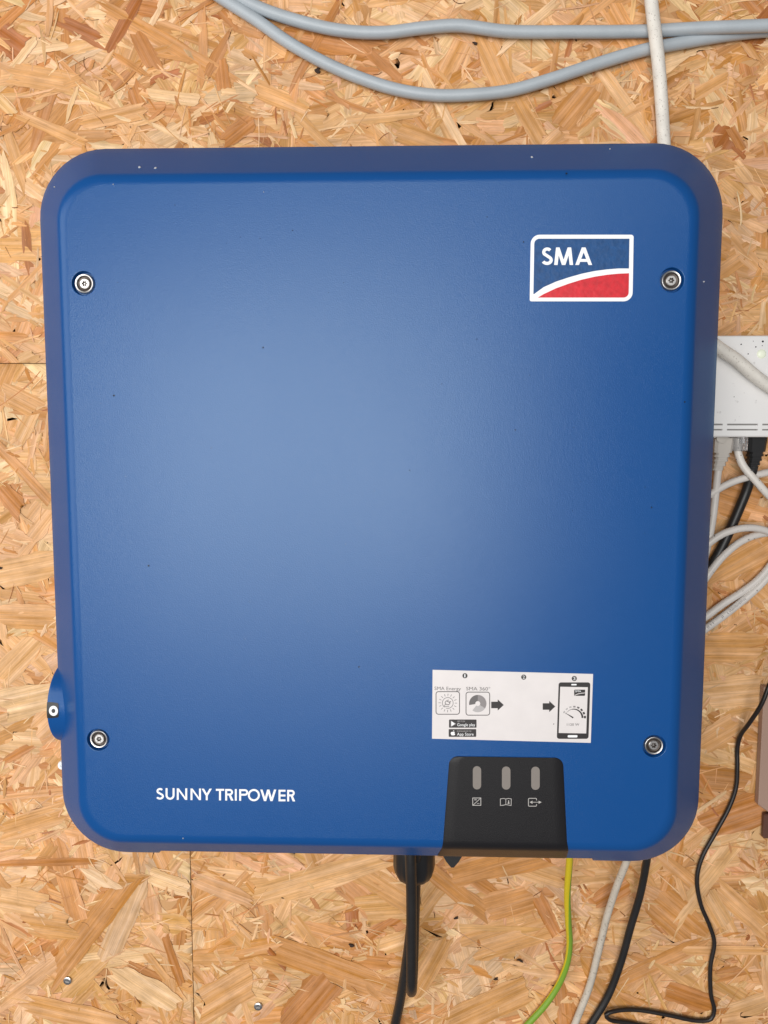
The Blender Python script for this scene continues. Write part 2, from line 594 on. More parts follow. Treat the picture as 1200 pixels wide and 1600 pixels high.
# nests of small chips
for _ in range(150):
    x0, z0 = rng.uniform(FX0, FX1), rng.uniform(FZ0, FZ1)
    s = rng.uniform(.006, .018)
    base = rng.uniform(-PI / 2, PI / 2)
    for _ in range(int(rng.integers(6, 20))):
        cx, cz = x0 + rng.normal(0, s), z0 + rng.normal(0, s * .7)
        L = rng.uniform(.004, .018); W = rng.uniform(.0007, .0032)
        put(make_strand(cx, cz, L, W, base + rng.normal(0, .7), -rng.uniform(.0013, .0021), tone([4, 3, 2, 2, 1.6, .8, .5, 2]), 1.6), which(cx, cz), L * W)
# dark slits and splinters between flakes
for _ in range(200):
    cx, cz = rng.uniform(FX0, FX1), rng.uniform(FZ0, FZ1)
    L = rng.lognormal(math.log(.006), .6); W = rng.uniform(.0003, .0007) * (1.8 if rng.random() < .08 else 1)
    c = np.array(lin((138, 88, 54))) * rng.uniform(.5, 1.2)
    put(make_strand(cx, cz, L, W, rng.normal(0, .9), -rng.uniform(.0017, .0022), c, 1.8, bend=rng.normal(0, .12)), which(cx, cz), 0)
# loose fibres pressed along the flakes
scatter(2600, (.016, .5), (.0009, .45), .0012, .0020, [2, 3, 3, 2.4, 1.2, .4, .6, 2.4], ragged=1.3)
scatter(1500, (.010, .5), (.0024, .5), .0012, .0019, [2, 3, 3, 2.2, 1.0, .3, .6, 2.4], ragged=1.7)
# pale fibres
for _ in range(500):
    cx, cz = rng.uniform(FX0, FX1), rng.uniform(FZ0, FZ1)
    L = rng.lognormal(math.log(.013), .5); W = rng.uniform(.0004, .0011)
    put(make_strand(cx, cz, L, W, rng.normal(0, .9), -rng.uniform(.0017, .0022), PAL[0] * rng.uniform(1.0, 1.12), 1.4), which(cx, cz), 0)
# the flakes the eye picks out first, laid where they lie on the boards (pixel ends, pixel width, tone)
KNOWN = [
    (187, 1387, 80, 1527, 46, 3), (217, 1380, 167, 1500, 38, 6), (312, 1575, 392, 1528, 62, 2), (435, 1482, 650, 1562, 48, 3),
    (405, 1400, 590, 1345, 44, 1), (448, 1605, 515, 1528, 56, 4), (420, 1483, 447, 1513, 9, 5), (237, 1368, 297, 1390, 30, 0),
    (302, 1372, 395, 1408, 28, 7), (-10, 1349, 150, 1345, 13, 4), (185, 1515, 275, 1575, 46, 0), (258, 1462, 284, 1538, 15, 4),
    (40, 1568, 200, 1602, 40, 2), (0, 1400, 62, 1412, 46, 1), (40, 1440, 115, 1450, 48, 2), (230, 1490, 262, 1530, 14, 2),
    (1013, 1484, 1197, 1484, 17, 2), (1058, 1371, 1070, 1405, 11, 2), (1120, 1385, 1205, 1462, 32, 2), (1107, 1393, 1136, 1442, 22, 1),
    (950, 1540, 1100, 1470, 30, 3), (1020, 1400, 1090, 1460, 60, 3), (1040, 1545, 1110, 1570, 36, 4), (980, 1380, 930, 1410, 34, 4),
    (217, -4, 170, 82, 18, 5), (160, 8, 372, 132, 22, 3), (232, 148, 312, 158, 18, 0), (127, 195, 228, 172, 24, 2),
    (212, 50, 242, 106, 26, 4), (210, 134, 222, 168, 27, 4), (350, 222, 395, 186, 28, 4), (14, 115, 112, 132, 34, 2),
    (25, 178, 135, 226, 18, 2), (20, 107, 57, 62, 12, 0), (100, 35, 160, 60, 16, 5), (345, 95, 350, 140, 22, 4),
    (755, 60, 800, 155, 40, 2), (455, 142, 530, 2, 12, 4), (922, 138, 874, 197, 38, 3), (940, 113, 1016, 215, 21, 1),
    (836, 172, 862, 160, 9, 5), (808, 157, 845, 222, 26, 2), (545, 190, 660, 178, 14, 1), (620, 205, 690, 230, 30, 2),
    (400, 140, 480, 172, 26, 2), (1085, 150, 1135, 120, 18, 2), (1140, 200, 1160, 235, 14, 4), (1150, 260, 1190, 310, 18, 1),
    (1105, 1085, 1192, 1078, 52, 1), (1095, 1165, 1155, 1130, 44, 2), (1085, 1270, 1135, 1236, 6, 0), (1100, 1290, 1200, 1255, 56, 4),
    (1100, 890, 1210, 830, 74, 2), (1100, 1010, 1190, 1010, 50, 2), (1120, 770, 1180, 790, 60, 3),
    (-5, 694, 78, 782, 17, 3), (0, 760, 35, 800, 30, 4), (-10, 900, 90, 880, 46, 1), (-10, 960, 90, 965, 40, 2), (0, 1060, 60, 1000, 40, 1),
    (0, 1105, 85, 1085, 52, 0), (5, 1190, 50, 1165, 14, 4), (0, 1300, 100, 1270, 40, 2), (0, 610, 60, 640, 34, 2), (50, 650, 30, 690, 24, 1),
    (655, 1345, 760, 1430, 30, 3), (700, 1370, 850, 1330, 46, 3), (690, 1470, 640, 1560, 40, 2), (730, 1480, 860, 1440, 60, 2), (700, 1600, 830, 1540, 50, 2),
    (760, 1420, 830, 1400, 50, 3), (560, 1360, 640, 1410, 40, 2), (590, 1480, 650, 1460, 30, 1), (840, 1400, 870, 1460, 22, 4),
]
for (xa, ya, xb, yb, wd, ti) in KNOWN:
    p, q = at(xa, ya), at(xb, yb)
    mid = (p + q) / 2
    L = (q - p).length; W = wd * .646 / FPX
    put(make_strand(mid.x, mid.z, L, W, math.atan2(q.z - p.z, q.x - p.x), -rng.uniform(.0017, .0020),
                    PAL[ti] * rng.uniform(.95, 1.05), .75, bend=rng.normal(0, .008), wave=.00010), which(mid.x, mid.z), L * W * 3)


def in_view(it):
    c = it[0].mean(0)
    v = Vector(c) - CAM
    d = v.dot(A_FWD)
    px, py = 600 + FPX * v.dot(A_RIGHT) / d, 800 + FPX * v.dot(A_DOWN) / d
    if not (0 < px < 1200 and 0 < py < 1600): return False
    return not (70 < px < 1120 and 240 < py < 1325)


for key, items in layer.items():
    vis = sorted([i for i in range(len(items)) if in_view(items[i][0])], key=lambda i: items[i][0][0][:, 1].mean() - min(items[i][1], 1.2e-3) * 1.2)
    # the largest of the flakes on top are parts of their own
    top = set(vis[:95])
    rest = [items[i][0] for i in range(len(items)) if i not in top]
    o = link('wood_strands', strand_mesh('wood_strands', rest), M['strand'], panels[key])
    o['kind'] = 'stuff'
    for i in top:
        link('wood_strand', strand_mesh('wood_strand', [items[i][0]]), M['strand'], panels[key])

# screws driven into the boards and bark specks
for px, py, key in ((107, 1530, 'lower_a'), (404, 1570, 'lower_b')):
    p = at(px, py)
    bm = bmesh.new()
    lathe(bm, (p.x, -.0016, p.z), (0, -1, 0), [(.0036, 0), (.0036, .0009), (.0030, .0013), (.0018, .0013), (.0015, .0006), (.0006, .0005)], 20)
    from_bm('screw_head', bm, M['steel'], panels[key], 35)
for px, py, r, key in ((713, 1432, 4, 'lower_b'), (813, 1499, 6, 'lower_b'), (775, 1527, 4, 'lower_b'), (549, 1475, 5, 'lower_b'), (2, 887, 4, 'lower_a'), (497, 112, 5, 'upper'), (742, 70, 4, 'upper')):
    p = at(px, py)
    bm = bmesh.new()
    a = rng.uniform(0, 2 * PI)
    ring = [(p.x + r * 4.2e-4 * math.cos(t + a) * (1 + .5 * math.sin(3 * t + r)), p.z + r * 2.4e-4 * math.sin(t + a) * (1 + .3 * math.cos(2 * t)) + r * 1.6e-4 * math.cos(t + 2 * a)) for t in np.linspace(0, 2 * PI, 10)[:-1]]
    loft(bm, [[(x, -.0015, z) for x, z in ring], [(x, -.0026, z) for x, z in ring]], False, True)
    from_bm('bark_speck', bm, M['knot'], panels[key])

# ------------------------------------------------------------------ the inverter
inv = empty('solar_inverter', (0, 0, -.235))
tag(inv, 'large blue wall-mounted power inverter with a black indicator strip and white lettering', 'inverter')
HW, HH, R0 = .2175, .2353, .044
FL_D = .0364                                   # depth of the sloping flange
FL_IN = .0272
TA = math.atan2(FL_D, FL_IN)
tl = .0050
FIL = tl / math.tan(TA / 2)
FACE_Y = RIM_Y - FL_D - tl * math.sin(TA) + 0.0
prof = [(0.0, 0.020), (0.0, 0.0015), (0.0006, 0.0002)]       # (inset, depth behind (+) the rim plane)
for k in range(1, 5):
    prof.append((FL_IN * k / 5, -FL_D * k / 5))
# flange runs to its tangent point, then the soft round edge
t_in, t_d = FL_IN - tl * math.cos(TA) * 0, -FL_D
for k in range(0, 11):
    a = TA * (1 - k / 10)
    # centre of the fillet below the face
    cx = FL_IN + tl * math.cos(TA) * 0 + FIL * math.sin(TA)
    prof.append((cx - FIL * math.sin(a), -FL_D - FIL * (math.cos(a) - math.cos(TA))))
FACE_IN = prof[-1][0]
FACE_Y = RIM_Y + prof[-1][1]
prof.append((FACE_IN + .0002, prof[-1][1]))

nx = [at(248, 1334, RIM_Y).x, at(261, 1330, RIM_Y).x, at(919, 1340, RIM_Y).x, at(927, 1346, RIM_Y).x]
CUT = .012                                                   # the lower lip is cut back in the middle


def ring_at(d, dep):
    w_, h_ = HW - d, HH - d
    r = max(.006, R0 - d * .58)
    pts = []
    def arc(cx, cz, a0):
        for k in range(13):
            a = a0 + PI / 2 * k / 12
            pts.append([cx + r * math.cos(a), RIM_Y + dep, cz + r * math.sin(a)])
    arc(w_ - r, h_ - r, 0)
    pts.append([0, RIM_Y + dep, h_])
    arc(-w_ + r, h_ - r, PI / 2)
    pts.append([-w_, RIM_Y + dep, 0])
    arc(-w_ + r, -h_ + r, PI)
    for i, x in enumerate(nx):
        pts.append([x, RIM_Y + dep, -h_])
    arc(w_ - r, -h_ + r, 3 * PI / 2)
    pts.append([w_, RIM_Y + dep, 0])
    return pts


rings = []
for d, dep in prof:
    r = ring_at(d, dep)
    if dep > -CUT:
        e = FL_IN * CUT / FL_D
        i0 = 13 + 1 + 13 + 1 + 13
        for j in (1, 2):                                     # inside the cut
            r[i0 + j][2] = -(HH - e)
            r[i0 + j][1] = RIM_Y - CUT + (.0004 + .02 * max(0, dep - .003) / .017 if dep > .003 else dep * .05)
    rings.append([Vector(p) for p in r])
bm = bmesh.new()
R = loft(bm, rings)
# soft inner return, so the shell has thickness seen from below
back = [Vector((p.x * .97, p.y, p.z * .97)) for p in rings[0]]
rb = [bm.verts.new(p) for p in back]
for i in range(len(rb)):
    j = (i + 1) % len(rb)
    bm.faces.new((R[0][i], R[0][j], rb[j], rb[i]))
SCR = [(130.5, 442.5), (1050, 437.5), (1022.5, 1166), (153.5, 1156)]
scr = [at(px, py, FACE_Y) for px, py in SCR]
edges = []
last = R[-1]
for i in range(len(last)):
    edges.append(bm.edges.get((last[i], last[(i + 1) % len(last)])))
HR = .0071
for c in scr:
    hr = [[Vector((c.x + rr * math.cos(2 * PI * k / 36), FACE_Y + dy, c.z + rr * math.sin(2 * PI * k / 36))) for k in range(36)]
          for rr, dy in ((HR + .0004, 0), (HR + .0003, 0), (HR + .0001, .00008), (HR, .0005), (HR - .0004, .0034), (.002, .0034))]
    hv = loft(bm, hr, False, True)
    for k in range(36):
        edges.append(bm.edges.get((hv[0][k], hv[0][(k + 1) % 36])))
bmesh.ops.triangle_fill(bm, edges=edges, use_beauty=True, use_dissolve=False, normal=(0, -1, 0))
cover = from_bm('front_cover', bm, M['paint'], inv, 40)

bm = bmesh.new()
box(bm, (-.196, RIM_Y + .005, -.212), (.196, -.0012, .215), .012, 3)
from_bm('rear_housing', bm, M['housing'], inv, 40)

# cover screws
for c in scr:
    s = empty('cover_screw', (c.x, FACE_Y, c.z), inv)
    bm = bmesh.new()
    y = FACE_Y + .0034
    lathe(bm, (c.x, y, c.z), (0, -1, 0), [(.0058, 0), (.0058, .0022), (.0055, .0027), (.0053, .0028), (.0048, .0027), (.0045, .0022)], 32, False)
    from_bm('rim', bm, M['steel'], s, 30)
    bm = bmesh.new()
    lathe(bm, (c.x, y, c.z), (0, -1, 0), [(.0045, .0021), (.0043, .0009), (.0028, .0006)], 32, False)
    from_bm('seat', bm, M['shade_steel'], s, 30)
    bm = bmesh.new()
    n = 36
    out = lambda k: .0030
    star = lambda k: .00150 + .00030 * math.cos(6 * 2 * PI * k / n)
    P = lambda f, dy: [Vector((c.x + f(k) * math.cos(2 * PI * k / n), y - dy, c.z + f(k) * math.sin(2 * PI * k / n))) for k in range(n)]
    loft(bm, [P(lambda k: .0030, .0008), P(lambda k: .0030, .0019), P(lambda k: .0027, .0022), P(star, .0022), P(lambda k: star(k) * .97, .0010)], False, True)
    bm.faces.ensure_lookup_table()
    for f in bm.faces:
        if (Vector((f.calc_center_median().x - c.x, 0, f.calc_center_median().z - c.z))).length < .0019: f.material_index = 1
    from_bm('socket', bm, [M['steel'], M['shade_steel']], s, 30)
    bm = bmesh.new()
    lathe(bm, (c.x, y, c.z), (0, -1, 0), [(.0006, .0009), (.0006, .0017), (.0004, .0019)], 12)
    from_bm('pin', bm, M['steel'], s, 30)


# flat print on the face: shapes given in photograph pixels, laid on the face plane
class Flat:
    def __init__(self, plane=None, lift=.00012, conv=None):
        self.bm = bmesh.new(); self.mats = []; self.y = (FACE_Y if plane is None else plane) - lift; self.conv = conv; self.k = 0

    def poly(self, pts, m):
        if m not in self.mats: self.mats.append(m)
        vs = []
        for p in pts:
            q = self.conv(*p) if self.conv else p
            vs.append(self.bm.verts.new(at(q[0], q[1], self.y - self.k * 6e-6)))
        self.k += 1
        f = self.bm.faces.new(vs)
        f.material_index = self.mats.index(m)
        return f

    def stroke(self, pts, wd, m, closed=False, cap=0.0):
        """one constant-width band with mitred joints"""
        P = [Vector(p) for p in pts]
        if cap and not closed:
            P[0] = P[0] + (P[0] - P[1]).normalized() * cap
            P[-1] = P[-1] + (P[-1] - P[-2]).normalized() * cap
        n = len(P); A = []; B = []
        ws = wd if isinstance(wd, (list, tuple)) else [wd] * n
        for i in range(n):
            a = P[(i - 1) % n] if (closed or i) else None
            b = P[(i + 1) % n] if (closed or i < n - 1) else None
            d1 = (P[i] - a).normalized() if a is not None else (b - P[i]).normalized()
            d2 = (b - P[i]).normalized() if b is not None else d1
            n1 = Vector((-d1.y, d1.x)); n2 = Vector((-d2.y, d2.x))
            mt = (n1 + n2)
            mt = mt.normalized() if mt.length > 1e-6 else n1
            k = ws[i] / 2 / max(.35, mt.dot(n1))
            A.append(P[i] + mt * k); B.append(P[i] - mt * k)
        if m not in self.mats: self.mats.append(m)
        def V(p):
            q = self.conv(*p) if self.conv else p
            return self.bm.verts.new(at(q[0], q[1], self.y - self.k * 6e-6))
        va = [V(p) for p in A]; vb = [V(p) for p in B]
        self.k += 1
        for i in range(n if closed else n - 1):
            j = (i + 1) % n
            f = self.bm.faces.new((va[i], va[j], vb[j], vb[i]))
            f.material_index = self.mats.index(m)

    def disc(self, cx, cy, r, m, n=24):
        self.poly([(cx + r * math.cos(2 * PI * k / n), cy + r * math.sin(2 * PI * k / n)) for k in range(n)], m)

    def text(self, s, x0, x1, yb, h, m, squash=None, dy=0.0):
        """built-in lettering stretched into x0..x1 on baseline yb, capital height h; dy: rise of the line over its length"""
        cu = bpy.data.curves.new('t', 'FONT'); cu.body = s; cu.resolution_u = 3
        ob = bpy.data.objects.new('t', cu); COL.objects.link(ob)
        bpy.context.view_layer.update()
        me = bpy.data.meshes.new_from_object(ob.evaluated_get(bpy.context.evaluated_depsgraph_get()))
        bpy.data.objects.remove(ob); bpy.data.curves.remove(cu)
        xs = [v.co.x for v in me.vertices]
        a, b = min(xs), max(xs)
        for p in me.polygons:
            q = []
            for i in p.vertices:
                v = me.vertices[i].co
                t = (v.x - a) / (b - a)
                q.append((x0 + (x1 - x0) * t, yb - v.y / .69 * h + dy * t))
            self.poly(q, m); self.k -= 1
        self.k += 1
        bpy.data.meshes.remove(me)

    def done(self, name, parent):
        for f in self.bm.faces: f.normal_update()
        me = bpy.data.meshes.new(name)
        for f in self.bm.faces:
            if f.normal.y > 0: f.normal_flip()
        self.bm.to_mesh(me); self.bm.free()
        return link(name, me, self.mats, parent)


def rrect(x0, y0, x1, y1, rads, n=8):
    """rads: tl, tr, br, bl"""
    out = []
    for (cx, cy, a0), r in zip(((x0, y0, PI), (x1, y0, 1.5 * PI), (x1, y1, 0), (x0, y1, .5 * PI)), rads):
        sx = 1 if cx == x0 else -1; sy = 1 if cy == y0 else -1
        for k in range(n + 1):
            a = a0 + PI / 2 * k / n
            out.append((cx + sx * r + r * math.cos(a), cy + sy * r + r * math.sin(a)))
    return out


def arcp(cx, cy, rx, ry, a0, a1, n=14):
    return [(cx + rx * math.cos(math.radians(a0 + (a1 - a0) * k / n)), cy - ry * math.sin(math.radians(a0 + (a1 - a0) * k / n))) for k in range(n + 1)]


def glyph(fl, ch, x0, x1, yt, yb, s, m):
    """monoline geometric capitals; s = stroke width"""
    h = yb - yt; wd = x1 - x0; q = s / 2
    if ch == 'S':
        cx = (x0 + x1) / 2; r1 = (wd * .44) - q; r2 = wd / 2 - q
        c1 = yt + h * .27; c2 = yb - h * .28
        ry1 = c1 - yt - q; ry2 = yb - q - c2
        top = arcp(cx + wd * .02, c1, r1, ry1, 35, 215, 14)
        bot = arcp(cx, c2, r2, ry2, 55, -155, 16)
        fl.stroke(top + bot, s, m)
    elif ch == 'U':
        r = wd / 2 - q
        fl.stroke([(x0 + q, yt)] + arcp((x0 + x1) / 2, yb - q - r, r, r, 180, 360, 14) + [(x1 - q, yt)], s, m)
    elif ch == 'N':
        fl.stroke([(x0 + q, yb), (x0 + q, yt)], s, m); fl.stroke([(x1 - q, yb), (x1 - q, yt)], s, m)
        fl.poly([(x0, yt), (x0 + s * 1.05, yt), (x1, yb), (x1 - s * 1.05, yb)], m)
    elif ch == 'Y':
        cx = (x0 + x1) / 2; ym = yt + h * .56
        fl.stroke([(cx, ym), (cx, yb)], s, m)
        fl.poly([(x0, yt), (x0 + s * 1.22, yt), (cx + q, ym), (cx - q, ym + s * .3)], m)
        fl.poly([(x1 - s * 1.22, yt), (x1, yt), (cx + q, ym + s * .3), (cx - q, ym)], m)
    elif ch == 'T':
        cx = (x0 + x1) / 2
        fl.stroke([(x0, yt + q), (x1, yt + q)], s, m); fl.stroke([(cx, yt), (cx, yb)], s, m)
    elif ch == 'I':
        fl.stroke([((x0 + x1) / 2, yt), ((x0 + x1) / 2, yb)], s, m)
    elif ch in 'PR':
        fl.stroke([(x0 + q, yt), (x0 + q, yb)], s, m)
        bh = h * .56; r = bh / 2 - q; xr = x1 - q if ch == 'P' else x1 - q - wd * .06
        fl.stroke([(x0 + q, yt + q)] + arcp(xr - r, yt + bh / 2, r, r, 90, -90, 14) + [(x0 + q, yt + bh - q)], s, m)
        if ch == 'R':
            fl.poly([(x0 + wd * .38, yt + bh - s * .6), (x0 + wd * .38 + s * 1.2, yt + bh - s * .6), (x1, yb), (x1 - s * 1.3, yb)], m)
    elif ch == 'O':
        fl.stroke(arcp((x0 + x1) / 2, (yt + yb) / 2, wd / 2 - q, h / 2 + h * .03 - q, 0, 360, 30)[:-1], s, m, closed=True)
    elif ch == 'W':
        a = x0 + wd * .30; b = x0 + wd * .70; cx = (x0 + x1) / 2
        for p, q2 in (((x0, yt), (a, yb)), ((cx, yt), (a, yb)), ((cx, yt), (b, yb)), ((x1, yt), (b, yb))):
            sg = s * .58
            px_ = p[0] + (sg if p[0] == x0 else -sg if p[0] == x1 else 0)
            fl.poly([(px_ - sg, p[1]), (px_ + sg, p[1]), (q2[0] + sg, q2[1]), (q2[0] - sg, q2[1])], m)
    elif ch == 'M':
        a = x0 + wd * .12; b = x1 - wd * .12; cx = (x0 + x1) / 2; sg = s * .55
        for p, q2 in (((a + sg * .8, yt), (x0 + sg, yb)), ((a + sg * .8, yt), (cx, yb)), ((b - sg * .8, yt), (cx, yb)), ((b - sg * .8, yt), (x1 - sg, yb))):
            fl.poly([(p[0] - sg, p[1]), (p[0] + sg, p[1]), (q2[0] + sg, q2[1]), (q2[0] - sg, q2[1])], m)
    elif ch == 'A':
        cx = (x0 + x1) / 2; sg = s * .58
        for xx in (x0 + sg, x1 - sg):
            fl.poly([(cx - sg, yt), (cx + sg, yt), (xx + sg, yb), (xx - sg, yb)], m)
        fl.stroke([(x0 + wd * .24, yb - h * .26), (x1 - wd * .24, yb - h * .26)], s * .9, m)
    elif ch == 'E':
        fl.stroke([(x0 + q, yt), (x0 + q, yb)], s, m)
        for yy in (yt + q, (yt + yb) / 2, yb - q):
            fl.stroke([(x0, yy), (x1, yy)], s, m)


# model lettering
L1 = [('S', 65, 125), ('U', 138, 205), ('N', 222, 300), ('N', 325, 403), ('Y', 408, 485), ('T', 515, 577), ('R', 585, 647), ('I', 655, 674), ('P', 690, 757), ('O', 755, 845), ('W', 848, 968), ('E', 985, 1037), ('R', 1050, 1110)]
lett = empty('lettering', at(352, 1250, FACE_Y), inv)
for ch, a, b in L1:
    fl = Flat()
    dy = (a + b) / 2 / 1050 * 3.1
    glyph(fl, ch, 230 + a / 4.8, 230 + b / 4.8, 1231.0 + dy, 1249.0 + dy, 3.0, M['white_print'])
    fl.done('letter', lett)

# badge
badge = empty('badge', at(909, 470, FACE_Y), inv)
bx = lambda x, y: (829.3 - (y - 367) * .017 + (x - 829.3) * 1.0, y)


def thick(name, pts, m, parent, y0, th, conv=None):
    """a flat piece with real thickness, outline in pixels"""
    bm = bmesh.new()
    P = [conv(*p) if conv else p for p in pts]
    base = [at(px, py, y0) for px, py in P]
    up = [Vector((p.x, y0 - th, p.z)) for p in base]
    loft(bm, [base, up], False, True)
    return from_bm(name, bm, m, parent)


thick('border', rrect(829.3, 367, 989.8, 471, (14, 4, 14, 3)), M['white_print'], badge, FACE_Y, .0004, bx)
curve = [(835.5, 462), (851, 451.5), (870, 443.5), (890, 437), (910, 431), (930, 426.6), (950, 423.5), (968, 421.6), (984, 421)]
up_ = lambda d: [(x, y - d) for x, y in curve]
blue = [(835, 459.5)] + arcp(835.0 + 8, 373 + 8, 8, 8, 180, 90, 6) + [(983.5, 373), (983.5, 419.5)] + [(x, y) for x, y in reversed([(835.5, 459.8), (851, 448.5), (870, 440), (890, 433.3), (910, 427.6), (930, 423.4), (950, 420.8), (968, 419.4)])]
thick('blue_field', blue, M['badge_blue'], badge, FACE_Y - .0004, .00012, bx)
red = [(842, 465), (851, 459.5), (870, 450.5), (890, 443.2), (910, 437), (930, 432.4), (950, 429.3), (968, 427.6), (983.8, 427.0)] + [(983.8, 457)] + arcp(983.8 - 8, 457, 8, 8, 0, -90, 6)
thick('red_field', red, M['badge_red'], badge, FACE_Y - .0004, .00012, bx)
for ch, a, b in (('S', 219, 279), ('M', 286, 385), ('A', 396, 484)):
    fl = Flat(lift=.00060)
    glyph(fl, ch, 780 + a / 3.333, 780 + b / 3.333, 386.6, 414, 5.0 if ch != 'S' else 4.9, M['white_print'])
    fl.done('letter', badge)

# instruction sticker
SC = lambda x, y: (660 + x / 4.138, 1030 + y / 4.138)
stk = thick('sticker', [(66, 68), (1103, 95), (1088, 540), (62, 513)], M['sticker'], inv, FACE_Y, .00022, SC)
SL = .00030
K_, W_ = M['ink'], M['white_print']
for (cx, cy, d) in ((275, 107, '1'), (655, 116, '2'), (982, 125, '3')):
    fl = Flat(lift=SL, conv=SC)
    fl.disc(cx, cy, 16.5, K_)
    fl.text(d, cx - (4 if d == '1' else 7), cx + (3 if d == '1' else 7), cy + 10, 20, W_)
    fl.done('number_dot', stk)
fl = Flat(lift=SL, conv=SC); fl.text('SMA Energy', 78, 249, 199, 22, M['ink_grey'], dy=3); fl.done('caption', stk)
fl = Flat(lift=SL, conv=SC); fl.text('SMA 360\u00b0', 283, 438, 201, 22, M['ink_grey'], dy=2); fl.done('caption', stk)
fl = Flat(lift=SL, conv=SC)
fl.stroke(rrect(88, 210, 240, 356, (16,) * 4), 4.5, K_, closed=True)
cx, cy = 164, 283
fl.stroke(arcp(cx, cy, 35, 35, 0, 225, 20), 3.2, M['ink_grey'])
fl.stroke(arcp(cx, cy, 35, 35, 250, 360, 10), 3.2, M['ink_grey'])
for k in range(16):
    a = 2 * PI * k / 16 + .02
    fl.stroke([(cx + 45 * math.cos(a), cy + 45 * math.sin(a)), (cx + 60 * math.cos(a), cy + 60 * math.sin(a))], 3.0, M['ink_grey'])
fl.stroke([(cx - 18, cy - 4), (cx - 8, cy - 14), (cx + 2, cy - 8), (cx + 14, cy - 2), (cx + 12, cy + 6), (cx + 4, cy + 12), (cx - 14, cy + 8), (cx - 18, cy - 4)], 4, M['ink_grey'])
fl.stroke([(cx, cy - 12), (cx + 3, cy - 22)], 4, M['ink_grey']); fl.stroke([(cx + 10, cy - 6), (cx + 20, cy - 10)], 4, M['ink_grey'])
fl.stroke([(cx - 14, cy + 8), (cx - 24, cy + 18), (cx - 22, cy + 26), (cx - 8, cy + 22), (cx + 8, cy + 24)], 3, M['ink_grey'])
fl.done('app_icon', stk)
fl = Flat(lift=SL, conv=SC)
fl.stroke(rrect(282, 213, 435, 362, (16,) * 4), 4.5, K_, closed=True)
for a0, a1, m_ in ((90, 190, M['ink_grey']), (-33, 90, M['ink_mid']), (-128, -33, M['ink_pale'])):
    fl.poly(arcp(358, 287, 56, 56, a0, a1, 14) + arcp(358, 287, 16, 16, a1, a0, 8), m_)
fl.done('app_icon', stk)
for x0, yc in ((445, 296), (778, 306)):
    fl = Flat(lift=SL, conv=SC)
    fl.poly([(x0, yc - 21), (x0 + 42, yc - 21), (x0 + 42, yc - 36), (x0 + 81, yc), (x0 + 42, yc + 36), (x0 + 42, yc + 21), (x0, yc + 21)], K_)
    fl.done('arrow', stk)
fl = Flat(lift=SL, conv=SC)
fl.poly(rrect(172, 390, 350, 443, (5,) * 4), K_)
fl.poly([(184, 397), (217, 418), (184, 437)], M['ink_pale']); fl.poly([(188, 402), (210, 418), (188, 432)], W_)
fl.text('GET IT ON', 226, 274, 406, 9, M['ink_pale']); fl.text('Google play', 225, 341, 433, 19, W_)
fl.done('store_badge', stk)
fl = Flat(lift=SL, conv=SC)
fl.poly(rrect(170, 452, 348, 502, (5,) * 4), K_)
fl.poly([(198, 471), (191, 469), (184, 474), (183, 481), (187, 490), (192, 493), (198, 491), (204, 493), (209, 489), (212, 484), (207, 480), (207, 475), (211, 472), (205, 469)], W_)
fl.poly([(198, 468), (200, 462), (205, 459), (204, 465)], W_)
fl.text('DOWNLOAD ON THE', 224, 316, 470, 9, M['ink_pale']); fl.text('App Store', 224, 331, 494, 19, W_)
fl.done('store_badge', stk)
fl = Flat(lift=SL, conv=SC)
sk = lambda x, y: (x - (y - 150) * .033, y)
fl.poly([sk(*p) for p in rrect(881, 150, 1086, 515, (16,) * 4)], K_)
fl.poly([sk(*p) for p in [(892, 178), (1071, 181), (1070, 480), (892, 477)]], M['sticker'])
fl.poly([sk(*p) for p in rrect(963, 160, 998, 169, (4,) * 4)], W_)
fl.poly([sk(*p) for p in rrect(951, 491, 1014, 506, (6,) * 4)], W_)
fl.poly(rrect(981, 197, 1052, 237, (7, 1, 7, 1)), K_)
fl.text('SMA', 988, 1026, 213, 12, W_)
fl.stroke([(984, 234), (1004, 225), (1028, 220), (1051, 218)], 4, M['sticker'])
for k in range(8):
    a = 148 - k * 20.5; t = k / 7
    m_ = M['ink_pale'] if k < 3 else M['ink_mid'] if k == 3 else M['ink_grey'] if k == 4 else K_
    p = arcp(978, 380, 73, 73, a + 6, a - 6, 3)
    fl.stroke(p, 8 + 5 * t, m_)
gp = arcp(978, 380, 57, 57, 155, 0, 20)
fl.stroke(gp[:8], [1 + i * .5 for i in range(8)], M['ink_mid']); fl.stroke(gp[7:], [4.5 + i * .6 for i in range(14)], K_)
fl.poly([(913, 341), (978, 375), (973, 383)], K_)
fl.text('1120 W', 934, 1014, 430, 15, M['ink_grey'])
fl.done('phone_picture', stk)

# black indicator strip wrapping over the lower edge
def lower_profile():
    """(z, y) down the cover's lower side, from the face to the cut lip"""
    pts = []
    for d, dep in reversed(prof[3:-1]):
        if dep < -CUT - .0005: pts.append((-(HH - d), RIM_Y + dep))
    e = FL_IN * CUT / FL_D
    pts.append((-(HH - e) + .0004, RIM_Y - CUT - .0003))
    return pts


